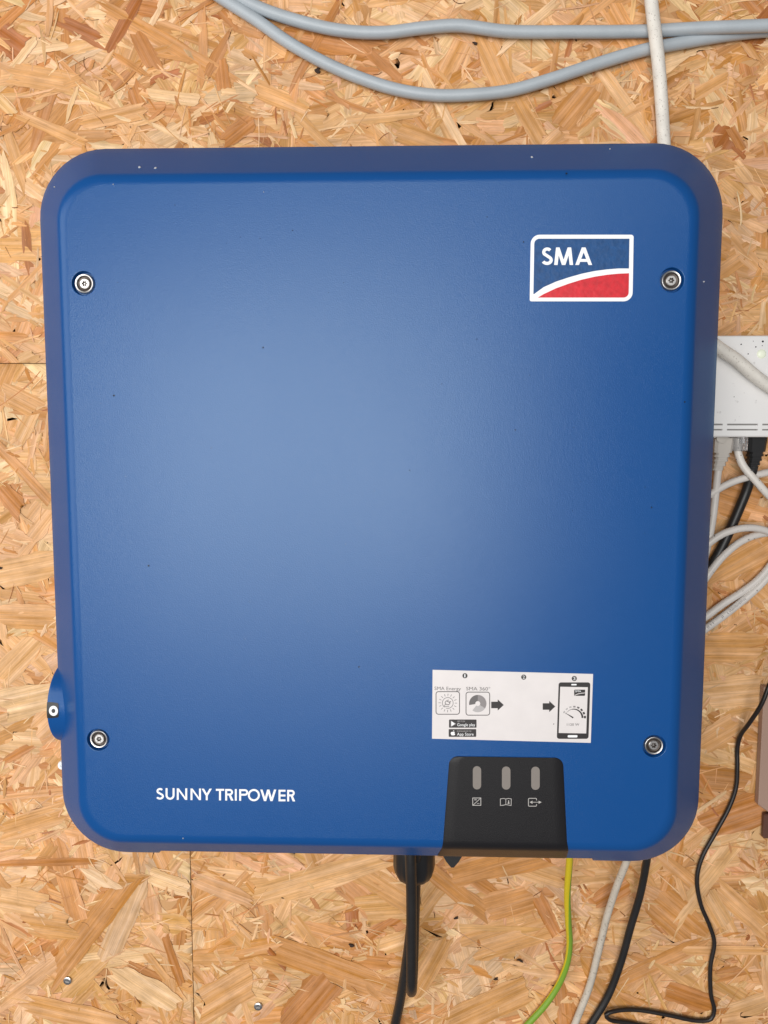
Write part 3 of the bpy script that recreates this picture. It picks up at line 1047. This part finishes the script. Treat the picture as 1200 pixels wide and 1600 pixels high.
lp = lower_profile()
zt = at(790, 1182.5, FACE_Y).z
z_face = lp[0][0]
xl = lambda px, py: at(px, py, FACE_Y).x
LT, RT = xl(701.3, 1195), xl(880.3, 1195)
LBm, RBm = xl(692.5, 1310), xl(886.0, 1310)
LE, RE = at(683, 1337, RIM_Y - CUT).x, at(885, 1339, RIM_Y - CUT).x
rows = []
rc = .0058
for k in range(9):
    a = PI / 2 * k / 8
    z = zt - rc * (1 - math.cos(PI / 2 - a) * 1.0) if False else zt - rc * (1 - math.cos(a))
    ins = rc * (1 - math.sin(a)) if k else rc
    rows.append((z, FACE_Y, LT + ins, RT - ins))
z1 = rows[-1][0]
for k in range(1, 9):
    t = k / 8
    rows.append((z1 + (z_face - z1) * t, FACE_Y, LT + (LBm - LT) * t, RT + (RBm - RT) * t))
zl = lp[-1][0]
for z, y in lp[1:]:
    t = (z - z_face) / (zl - z_face)
    rows.append((z, y, LBm + (LE - LBm) * t, RBm + (RE - RBm) * t))
bm = bmesh.new()
OUT = .0006
V0, V1 = [], []
for i, (z, y, a, b) in enumerate(rows):
    j0, j1 = max(i - 1, 0), min(i + 1, len(rows) - 1)
    dz, dy = rows[j1][0] - rows[j0][0], rows[j1][1] - rows[j0][1]
    n = Vector((0, dz, -dy)).normalized()
    if n.y > 0: n = -n
    xs = [a + (b - a) * t for t in (0, .015, .1, .35, .65, .9, .985, 1)]
    V0.append([bm.verts.new(Vector((x, y, z)) + n * (OUT if 0 < q < 7 else OUT * .2)) for q, x in enumerate(xs)])
for a, b in zip(V0, V0[1:]):
    for q in range(7):
        bm.faces.new((a[q], a[q + 1], b[q + 1], b[q]))
strip = from_bm('indicator_strip', bm, M['black_panel'], inv, 50)
SY = FACE_Y - OUT
CI = lambda x, y: (650 + x / 4, 1160 + y / 4)
for x0, x1, y0, y1 in ((355, 407, 148, 293), (537, 590, 150, 294), (720, 773, 151, 296)):
    thick('indicator_light', rrect(x0, y0, x1, y1, (26,) * 4, 8), M['led'], strip, SY, .0002, CI)
IC = lambda x, y: (720 + x / 8.571, 1220 + y / 8.571)
fl = Flat(SY, .0001, IC)
fl.stroke([(160, 230), (268, 230), (268, 328), (160, 328)], 9, M['icon'], closed=True)
fl.stroke([(166, 324), (264, 234)], 8, M['icon'])
fl.stroke([(180, 246), (213, 246)], 6, M['icon']); fl.stroke([(180, 257), (213, 257)], 6, M['icon']); fl.stroke([(216, 303), (250, 303)], 6, M['icon'])
fl.done('icon', strip)
fl = Flat(SY, .0001, IC)
fl.stroke([(530, 242), (570, 236), (603, 244), (637, 236), (676, 242), (674, 330), (637, 324), (603, 318), (567, 328), (530, 330)], 8, M['icon'], closed=True)
fl.stroke([(603, 244), (603, 318)], 7, M['icon'])
fl.poly([(634, 262), (646, 262), (646, 280), (653, 308), (626, 308), (634, 280)], M['icon'])
fl.done('icon', strip)
fl = Flat(SY, .0001, IC)
fl.stroke([(1014, 262)] + arcp(1002, 247, 12, 12, 0, 90, 4) + arcp(918, 247, 12, 12, 90, 180, 4) + arcp(918, 328, 12, 12, 180, 270, 4) + arcp(1002, 328, 12, 12, 270, 360, 4) + [(1014, 312)], 9, M['icon'])
fl.stroke([(955, 287), (1045, 287)], 7, M['icon'])
fl.poly([(922, 287), (960, 266), (960, 308)], M['icon']); fl.poly([(1082, 287), (1042, 266), (1042, 308)], M['icon'])
fl.done('icon', strip)

# rotary switch on the left flank
KX, KC, KR = -.2191, (RIM_Y + .0133, at(84, 1114, RIM_Y - .014).z), .0278
knob = empty('rotary_switch', (KX, KC[0], KC[1]), inv)
bm = bmesh.new()
lathe(bm, (KX + .0336, KC[0], KC[1]), (-1, 0, 0), [(KR * .99, 0), (KR, .0315), (KR - .0004, .0331), (KR - .0012, .0336)], 72)
from_bm('dial', bm, M['paint'], knob, 35)


def on_knob(x, ang, lift):
    """point on the dial's curved flank; ang 0 faces the room"""
    r = KR + lift
    return Vector((x, KC[0] - r * math.cos(ang), KC[1] + r * math.sin(ang)))


def knob_patch(name, xs, angs, lift, m, parent):
    bm = bmesh.new()
    am = sum(angs) / len(angs)
    sc_ = [1, 1, .9, .62]                                        # rounded inner corners
    g = [[bm.verts.new(on_knob(x, am + (a - am) * sc_[i], lift)) for a in angs] for i, x in enumerate(xs)]
    for a, b in zip(g, g[1:]):
        for i in range(len(angs) - 1): bm.faces.new((a[i], a[i + 1], b[i + 1], b[i]))
    return from_bm(name, bm, m, parent, 50)


x_out = KX + .0004
knob_patch('marker', [x_out, x_out + .0035, x_out + .0074, x_out + .0080], [math.radians(a) for a in np.linspace(-7, 15, 12)], .00015, M['black_plastic'], knob)
bm = bmesh.new()
n = 28
cxk, cak = x_out + .0046, math.radians(3.4)
ri, ro = .0013, .0030
g = [[bm.verts.new(on_knob(cxk + r * math.cos(2 * PI * k / n), cak + r * 1.12 * math.sin(2 * PI * k / n) / KR, .0003)) for k in range(n)] for r in (ri, ro)]
for k in range(n):
    j = (k + 1) % n
    bm.faces.new((g[0][k], g[0][j], g[1][j], g[1][k]))
from_bm('zero_mark', bm, M['white_print'], knob)
# white plug on the flank below it
p = at(96.5, 1196.5, RIM_Y + .03)
bm = bmesh.new()
lathe(bm, (p.x + .0, RIM_Y + .034, p.z), (0, -1, 0), [(.0032, 0), (.0034, .003), (.0028, .0042), (.0012, .0042), (.0010, .0034)], 20)
box(bm, (p.x + .001, RIM_Y + .0315, p.z - .001), (-.19, RIM_Y + .0335, p.z + .001))
from_bm('white_plug', bm, M['white_print'], inv, 35)

# cable gland and connector under the housing
GY = -.058
g0 = at(647, 1350, GY)
gl = empty('cable_gland', (g0.x, GY, -.215), inv)
bm = bmesh.new()
RG = .0158
zb = at(647, 1374, GY).z
n = 48
prof_g = [(RG * .92, -.213), (RG * .92, zb + .034), (RG, zb + .030), (RG, zb + .0115), (RG * .93, zb + .0065), (RG * .80, zb + .0025), (RG * .6, zb + .0004), (RG * .35, zb)]
rr = []
for r, z in prof_g:
    rr.append([Vector((g0.x + r * (1 + (.03 if k % 4 < 2 and z < zb + .032 and r > RG * .75 else 0)) * math.cos(2 * PI * k / n), GY + r * (1 + (.03 if k % 4 < 2 and z < zb + .032 and r > RG * .75 else 0)) * math.sin(2 * PI * k / n), z)) for k in range(n)])
loft(bm, rr, False, True)
from_bm('nut', bm, M['black_plastic'], gl, 50)
p = at(706, 1346.5, -.085)
bm = bmesh.new()
loft(bm, [[Vector((p.x + sx * w_, -.085 + sy * .008, z)) for sx, sy in ((-1, -1), (1, -1), (1, 1), (-1, 1))] for w_, z in ((.0080, -.211), (.0080, p.z + .0105), (.0046, p.z + .0045), (.0010, p.z))], False, True)
from_bm('plug_socket', bm, M['black_plastic'], inv)

# dust and small chips on the cover
def specks(name, lst, m):
    bm = bmesh.new()
    for px, py, r in lst:
        y = FACE_Y
        p = at(px, py, y)
        if py < 276:                                   # on the upper flange
            for it in range(6):
                p = at(px, py, y)
                y = RIM_Y - (HH - p.z) * FL_D / FL_IN
            p = at(px, py, y); p.y -= .0002
        n = 8
        k0 = random.random() * 6
        ring = [(r * 4e-4 * (1 + .35 * math.sin(k * 2.1 + k0)) * math.cos(2 * PI * k / n), r * 4e-4 * math.sin(2 * PI * k / n)) for k in range(n)]
        loft(bm, [[(p.x + a, p.y + .0003, p.z + b) for a, b in ring], [(p.x + a * .6, p.y - .0003, p.z + b * .6) for a, b in ring]], False, True)
    o = from_bm(name, bm, m, inv)
    o['kind'] = 'stuff'


specks('pale_dust', [(831, 246, 2.2), (218, 262, 2.6), (243, 263, 2.2), (953, 233, 1.3), (85, 292, 1.3), (177, 288, 1.2), (286, 1310, 1.2), (412, 300, .9), (851, 1239, 1.4), (785, 1269, 1.4), (1100, 440, 1.2)], M['speck_light'])
dl = [(178, 618, 1.8), (232, 884, 1.8), (411, 543, 1.5), (561, 1042, 1.6), (1018, 793, 1.6), (805, 672, 1.2), (640, 735, 1.0), (457, 360, 1.0), (818, 378, 1.3), (885, 271, 1.4), (745, 530, .9), (390, 940, .9), (1070, 628, 1.5), (330, 700, .8), (540, 850, .8), (690, 600, .8), (865, 1131, 1.2)]
for _ in range(26): dl.append((random.uniform(130, 1040), random.uniform(310, 1000), random.uniform(.5, .8)))
specks('dark_dust', dl, M['speck_dark'])

# ------------------------------------------------------------------ cables
B = .0020                                    # board surface
c = cable('power_cable', [(318, -40, B + .0047), (352, -18, B + .0047), (400, 10, B + .0047), (470, 34, B + .0047), (535, 48, B + .0047), (600, 51, B + .0047), (660, 44, B + .0055), (715, 40, B + .006), (790, 49, B + .005), (900, 50, B + .0047), (1000, 49, B + .0047), (1100, 44, B + .010), (1200, 40, B + .013), (1290, 36, B + .013), (1330, 35, B + .013)], .0047, M['grey_cable'])
tag(c, 'thick grey cable running nearly level across the top of the boards', 'cable', 'grey power cables')
c = cable('power_cable', [(285, -45, B + .0047), (345, -4, B + .0047), (400, 31, B + .0047), (450, 66, B + .0047), (505, 97, B + .0047), (560, 121, B + .0047), (620, 140, B + .0047), (680, 149, B + .0047), (740, 148, B + .0047), (800, 141, B + .0047), (860, 124, B + .0047), (920, 104, B + .0047), (1000, 80, B + .0047), (1060, 68, B + .0045), (1150, 53, B + .0042), (1230, 46, B + .0042), (1330, 44, B + .0042)], .0047, M['grey_cable'])
tag(c, 'thick grey cable sagging in a long curve above the inverter', 'cable', 'grey power cables')
c = cable('power_cable', [(1013, -60, .018), (1017, -5, .0175), (1022, 40, .0175), (1028, 90, .0165), (1033, 150, .013), (1038, 230, .010), (1046, 330, .010), (1060, 430, .014), (1088, 508, .028), (1118, 540, .036), (1150, 562, .036), (1180, 588, .035), (1215, 612, .034), (1280, 640, .032)], .0049, M['dusty_cable'])
tag(c, 'dusty white cable hanging over the grey cables and passing behind the inverter', 'cable', 'white cables')
# underneath
c = cable('lead_cable', [(641, 1290, .085), (641.5, 1340, .085), (643, 1400, .080), (643, 1470, .074), (643, 1520, .070), (643, 1540, .067), (643, 1548, .060), (643.5, 1546, .050), (645, 1520, .045), (647, 1450, .048), (649, 1380, .060), (650.5, 1335, .072), (651, 1290, .080)], .0042, M['black_cable'], step=.003)
tag(c, 'black cable hanging from the gland in a narrow doubled loop', 'cable', 'black cables under the inverter')
c = cable('lead_cable', [(652, 1285, .066), (651, 1340, .062), (648, 1390, .055), (643, 1440, .046), (637, 1490, .036), (631, 1530, .026), (624, 1570, .016), (615, 1612, .0085), (600, 1680, .0085)], .0040, M['black_cable'])
tag(c, 'black cable slanting down to the left from behind the narrow black loop', 'cable', 'black cables under the inverter')
c = cable('earth_cable', [(893, 1280, .060), (890, 1342, .048), (886.5, 1395, .034), (888, 1440, .022), (890, 1475, .013), (886, 1505, .008), (873, 1538, B + .003), (852, 1570, B + .003), (826, 1599, B + .003), (790, 1640, B + .003)], .0027, M['earth'], n=18)
tag(c, 'green and yellow earth cable curving down from the inverter', 'cable')
c = cable('lead_cable', [(1000, 1280, .050), (978, 1348, .030), (965, 1381, .022), (949, 1430, .014), (935, 1487, .008), (921, 1541, B + .0032), (903, 1588, B + .0032), (880, 1645, B + .0032)], .0030, M['lead'])
tag(c, 'pale grey cable running down between the earth cable and a black cable', 'cable', 'white cables')
c = cable('lead_cable', [(1020, 1280, .050), (1011, 1342, .030), (1001, 1395, .020), (985, 1450, .013), (970, 1504, .008), (950, 1556, B + .0033), (925, 1598, B + .0033), (890, 1650, B + .0033)], .0031, M['black_cable'])
tag(c, 'black cable sweeping down beside the pale grey cable', 'cable', 'black cables under the inverter')
c = cable('thin_cable', [(1225, 1025, .032), (1203, 1068, .030), (1190, 1100, .028), (1170, 1131, .018), (1157, 1149, .008), (1152, 1169, B + .002), (1152, 1195, B + .002), (1150, 1230, B + .002), (1139, 1262, B + .002), (1119, 1299, B + .002), (1096, 1342, B + .002), (1089, 1374, B + .002), (1095, 1413, B + .002), (1109, 1447, B + .002), (1116, 1472, B + .002), (1110, 1510, B + .002), (1111, 1555, B + .002), (1116, 1578, B + .002), (1111, 1592, B + .002), (1092, 1595, B + .002), (1044, 1586, B + .002), (996, 1578, B + .002), (965, 1579, B + .004), (947, 1585, B + .006), (952, 1593, B + .004), (987, 1599, B + .002), (1040, 1612, B + .002)], .0018, M['brown_cable'], n=10, step=.003)
tag(c, 'thin black wire winding down the right side and looping back at the bottom', 'cable')

# ------------------------------------------------------------------ white network switch box and its cables
SWY = -.028
p0, p1 = at(1072, 527.5, SWY), at(1345, 680, SWY)
sw = empty('network_switch', (p0.x + .07, 0, p1.z))
tag(sw, 'glossy white plastic network box with vent slots half behind the inverter', 'network box')
zv = lambda py: at(1160, py, SWY).z
xv = lambda px: at(px, 668, SWY).x
bm = bmesh.new()
zs = [p0.z, zv(657.5), zv(662), zv(664.6), zv(670.3), zv(672.6), p1.z]
xs = [p0.x, xv(1076), xv(1129), xv(1136), xv(1184), xv(1191), xv(1240), xv(1247), xv(1295), xv(1302), xv(1338), p1.x]
yf = lambda i: SWY if i < 1 else SWY
vg = {}
def gv(i, j, y):
    k = (i, j, y)
    if k not in vg: vg[k] = bm.verts.new((xs[i], y, zs[j]))
    return vg[k]
for i in range(len(xs) - 1):
    for j in range(len(zs) - 1):
        hole = j in (2, 4) and i in (1, 3, 5, 7, 9)
        q = [gv(i, j, SWY), gv(i + 1, j, SWY), gv(i + 1, j + 1, SWY), gv(i, j + 1, SWY)]
        if not hole: bm.faces.new(q)
        else:
            d = SWY + .0022
            b_ = [bm.verts.new((v.co.x, d, v.co.z)) for v in q]
            for k in range(4): bm.faces.new((q[k], q[(k + 1) % 4], b_[(k + 1) % 4], b_[k]))
            f = bm.faces.new(b_); f.material_index = 1
# rounded sides going back to the wall
nI, nJ = len(xs) - 1, len(zs) - 1
loop = [gv(i, 0, SWY) for i in range(nI)] + [gv(nI, j, SWY) for j in range(nJ)] + [gv(i, nJ, SWY) for i in range(nI, 0, -1)] + [gv(0, j, SWY) for j in range(nJ, 0, -1)]
cxm, czm = (xs[0] + xs[-1]) / 2, (zs[0] + zs[-1]) / 2
prev = loop
for gx, dy in ((.0007, .0002), (.0013, .0008), (.0016, .0018), (.0016, .0262), (.0010, .0265)):
    cur = []
    for v in loop:
        ox = gx * (1 if v.co.x > xs[-1] - 1e-6 else -1 if v.co.x < xs[0] + 1e-6 else 0)
        oz = gx * (1 if v.co.z > zs[0] - 1e-6 else -1 if v.co.z < zs[-1] + 1e-6 else 0)
        cur.append(bm.verts.new((v.co.x + ox, SWY + dy, v.co.z + oz)))
    for k in range(len(loop)):
        j = (k + 1) % len(loop)
        bm.faces.new((prev[k], prev[j], cur[j], cur[k]))
    prev = cur
me_sw = from_bm('body', bm, [M['router'], M['slot']], sw, 30)
p = at(1190, 553, SWY)
bm = bmesh.new()
lathe(bm, (p.x, SWY + .0002, p.z), (0, -1, 0), [(.0036, 0), (.0034, .0005), (.0020, .0010), (.0006, .0012)], 24)
from_bm('status_lamp', bm, M['lamp_green'], sw, 60)
bm = bmesh.new()
for px, py, r in ((1158, 538, 1.3), (1192, 533.5, 1.9), (1181, 542, 1.3), (1169, 553, 1.2), (1177, 533, .7), (1191, 540, .8), (1147, 620, .8), (1180, 600, .7)):
    q = at(px, py, SWY)
    ring = [(r * 4.6e-4 * math.cos(2 * PI * k / 8), r * 4.6e-4 * math.sin(2 * PI * k / 8)) for k in range(8)]
    loft(bm, [[(q.x + a, SWY + .0001, q.z + b) for a, b in ring], [(q.x + a * .6, SWY - .0004, q.z + b * .6) for a, b in ring]], False, True)
o = from_bm('dark_dust', bm, M['speck_dark'], sw); o['kind'] = 'stuff'

ZP = p1.z - .0016                            # underside of the switch box


def plug_block(px, y, w_, parent, m, z0, z1):
    x = at(px, 690, y).x
    bm = bmesh.new()
    box(bm, (x - w_ / 2, y - .004, z1), (x + w_ / 2, y + .004, z0), .0006, 1)
    return from_bm('plug', bm, m, parent, 40), x


def boot_mesh(x, y, z0, z1, w0, w1, parent, m, dx=0, collars=4):
    """rubber boot: block, then ribbed taper"""
    bm = bmesh.new()
    zs_ = [(z0, w0), (z0 - .001, w0 * 1.06), (z0 - (z0 - z1) * .45, w0 * .98)]
    zz = z0 - (z0 - z1) * .45
    st = (zz - z1) / (collars * 2)
    for k in range(collars * 2):
        t = (k + 1) / (collars * 2)
        wv = w0 * .95 + (w1 - w0 * .95) * t
        if k % 2 == 0:
            zs_ += [(zz - st * k - 1e-5, wv * .84), (zz - st * (k + .95), wv * .84)]
        else:
            zs_ += [(zz - st * k, wv), (zz - st * (k + .95), wv)]
    rings = []
    for z, wv in zs_:
        t = (z0 - z) / (z0 - z1)
        h = wv / 2; d = min(h, .0046 if t < .5 else .0046 + (h - .0046) * (t - .5) * 2)
        cx_ = x + dx * t * t
        c_ = .25
        rings.append([Vector((cx_ + a * h, y + b * d, z)) for a, b in ((1, .6), (.7, 1), (-.7, 1), (-1, .6), (-1, -.6), (-.7, -1), (.7, -1), (1, -.6))])
    loft(bm, rings, True, True)
    return from_bm('boot', bm, m, parent, 30)


# grey plug, half hidden by the inverter
y = -.016
t = empty('network_cable', at(1126, 690, y)); t.location.y = 0
tag(t, 'grey network cable with a ribbed grey boot plugged in beside the inverter', 'network cable', 'network cables')
plug_block(1129, y, .0116, t, M['clear'], ZP + .006, at(0, 686, y).z)
z0, z1 = at(1128, 684.5, y).z, at(1128, 735, y).z
boot_mesh(at(1130, 690, y).x, y, z0, z1, .0138, .0078, t, M['boot'], dx=-.0042)
bm = bmesh.new()
pp = at(1128.5, 686, y - .0046)
lathe(bm, (pp.x, y - .0042, pp.z + .001), (0, -1, 0), [(.0047, 0), (.0045, .0010), (.0030, .0014)], 20)
from_bm('latch_cover', bm, M['boot'], t, 40)
cable('cord', [(1123, 730, .016), (1121, 745, .015), (1118, 775, .013), (1113, 815, .012), (1104, 860, .011), (1085, 930, .011)], .0029, M['net_cable'], t)
# clear plug
y = -.0165
t = empty('network_cable', at(1155, 690, y)); t.location.y = 0
tag(t, 'white network cable with a bare clear plug curving away to the right', 'network cable', 'network cables')
plug_block(1154.5, y, .0114, t, M['clear'], ZP + .006, at(0, 702.5, y).z)
bm = bmesh.new()
pc = at(1159, 692, y - .0045)
box(bm, (pc.x - .0018, y - .0062, at(0, 691, y).z), (pc.x + .0018, y - .0042, ZP + .002), .0003, 1)
from_bm('latch', bm, M['clear'], t)
cable('cord', [(1152, 684, .0165), (1152.5, 700, .0165), (1154, 710, .0168), (1159, 724, .0175), (1168, 737, .0185), (1178, 748, .0195), (1190, 762, .019), (1208, 781, .017), (1240, 810, .012)], .0030, M['white_cable'], t)
# black plug
y = -.0155
t = empty('network_cable', at(1182, 690, y)); t.location.y = 0
tag(t, 'black network cable with a black booted plug slanting down behind the white cables', 'network cable', 'network cables')
plug_block(1182, y, .0112, t, M['boot'], ZP + .006, at(0, 684, y).z)
z0, z1 = at(1182, 682.8, y).z, at(1182, 734, y).z
boot_mesh(at(1182, 690, y).x, y, z0, z1, .0136, .0076, t, M['black_plastic'], dx=-.0030)
cable('cord', [(1177, 728, .0155), (1173, 745, .0135), (1167, 765, .0105), (1155, 795, .009), (1142, 825, .008), (1128, 855, .0075), (1111, 885, .0075), (1085, 925, .0075)], .0039, M['black_cable'], t)
# loose patch cables
pc_ = [
    ([(1085, 790, .013), (1108, 774, .0135), (1130, 760, .014), (1150, 751, .0148), (1175, 744, .0145), (1205, 737, .013), (1250, 730, .010)], 'white patch cable rising to the right under the clear-plug cable', .0029),
    ([(1085, 872, .0135), (1110, 847, .0145), (1130, 834, .0155), (1155, 826, .016), (1180, 825, .015), (1205, 832, .013), (1240, 850, .010)], 'white patch cable arching over the black cable', .0029),
    ([(1085, 930, .0120), (1108, 896, .0125), (1131, 868, .0125), (1158, 846, .012), (1185, 835, .0095), (1205, 833, .0072), (1240, 838, .0060)], 'white patch cable curving just below the arching one', .0029),
    ([(1080, 978, .0065), (1105, 962, .0065), (1130, 943.5, .0065), (1162, 923, .0065), (1184, 906, .0065), (1205, 882, .0065), (1230, 850, .0065)], 'white patch cable, upper of the two slanting up to the right edge', .0030),
    ([(1080, 998, .0075), (1105, 981, .0075), (1131, 962, .0075), (1160, 939, .0075), (1184, 918, .0078), (1205, 895, .0080), (1235, 858, .0080)], 'printed white patch cable, lowest of the pair slanting to the right edge', .0030),
]
for px, lab, r in pc_:
    if 'printed' in lab:
        t = empty('patch_cable', at(1140, 960, 0))
        tag(t, lab, 'network cable', 'white patch cables')
        cable('cord', px, r, M['net_cable'], t)
        # row of faint printed marks along the sheath
        bm = bmesh.new()
        path = spline([at(a, b, -h) for a, b, h in px], .0011)
        for i in range(14, len(path) - 20):
            s0 = (path[i] - at(1106, 980, -.0075)).length; s1 = (path[i] - at(1146, 950, -.0075)).length
            if not (s0 < .006 or (s1 < .0125)): continue
            if random.random() < .25: continue
            d = (path[i + 1] - path[i - 1]).normalized()
            view = (CAM - path[i]).normalized()
            up = d.cross(view).normalized(); fw = up.cross(d).normalized() 
            if fw.y > 0: fw = -fw
            o_ = path[i] + fw * (r + .0001)
            h_ = random.uniform(.0005, .0009)
            off = up * random.uniform(-.0003, .0003)
            vs = [bm.verts.new(o_ + off + d * a * .00035 + up * b * h_ - fw * (0.00012 if abs(b) else 0)) for a, b in ((-1, -1), (1, -1), (1, 1), (-1, 1))]
            bm.faces.new(vs)
        from_bm('sheath_print', bm, M['ink_mid'], t)
    else:
        c = cable('patch_cable', px, r, M['net_cable'])
        tag(c, lab, 'network cable', 'white patch cables')

# beige case at the right edge
y1_ = -.009
q0, q1 = at(1194, 1074, y1_), at(1320, 1268, y1_)
bm = bmesh.new()
x0, x1, za, zb_ = q0.x, q1.x, q0.z, at(1186, 1258, y1_).z
out = [(x0, za), (x1, za), (x1, zb_ - .012), (x0 + .012, zb_ - .0085), (x0, zb_)]
loft(bm, [[Vector((x, -.0022, z)) for x, z in out], [Vector((x, y1_ + .0006, z)) for x, z in out], [Vector((x + (.0009 if x < x0 + .005 else 0), y1_, z + (-.0009 if z > za - .001 else .0004))) for x, z in out]], False, True)
cs = empty('wall_case', (x0 + .03, 0, zb_))
tag(cs, 'beige plastic case with a slanted lower edge at the right side of the boards', 'case')
from_bm('body', bm, M['case'], cs, 30)
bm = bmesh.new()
box(bm, (x0 + .006, -.0075, zb_ - .03), (x1, -.0022, zb_ - .0088), .001, 1)  # dark block added to stand for the shade under the case
from_bm('shade_block', bm, mat('shade_brown', (0.11, 0.045, 0.028), .5), cs)
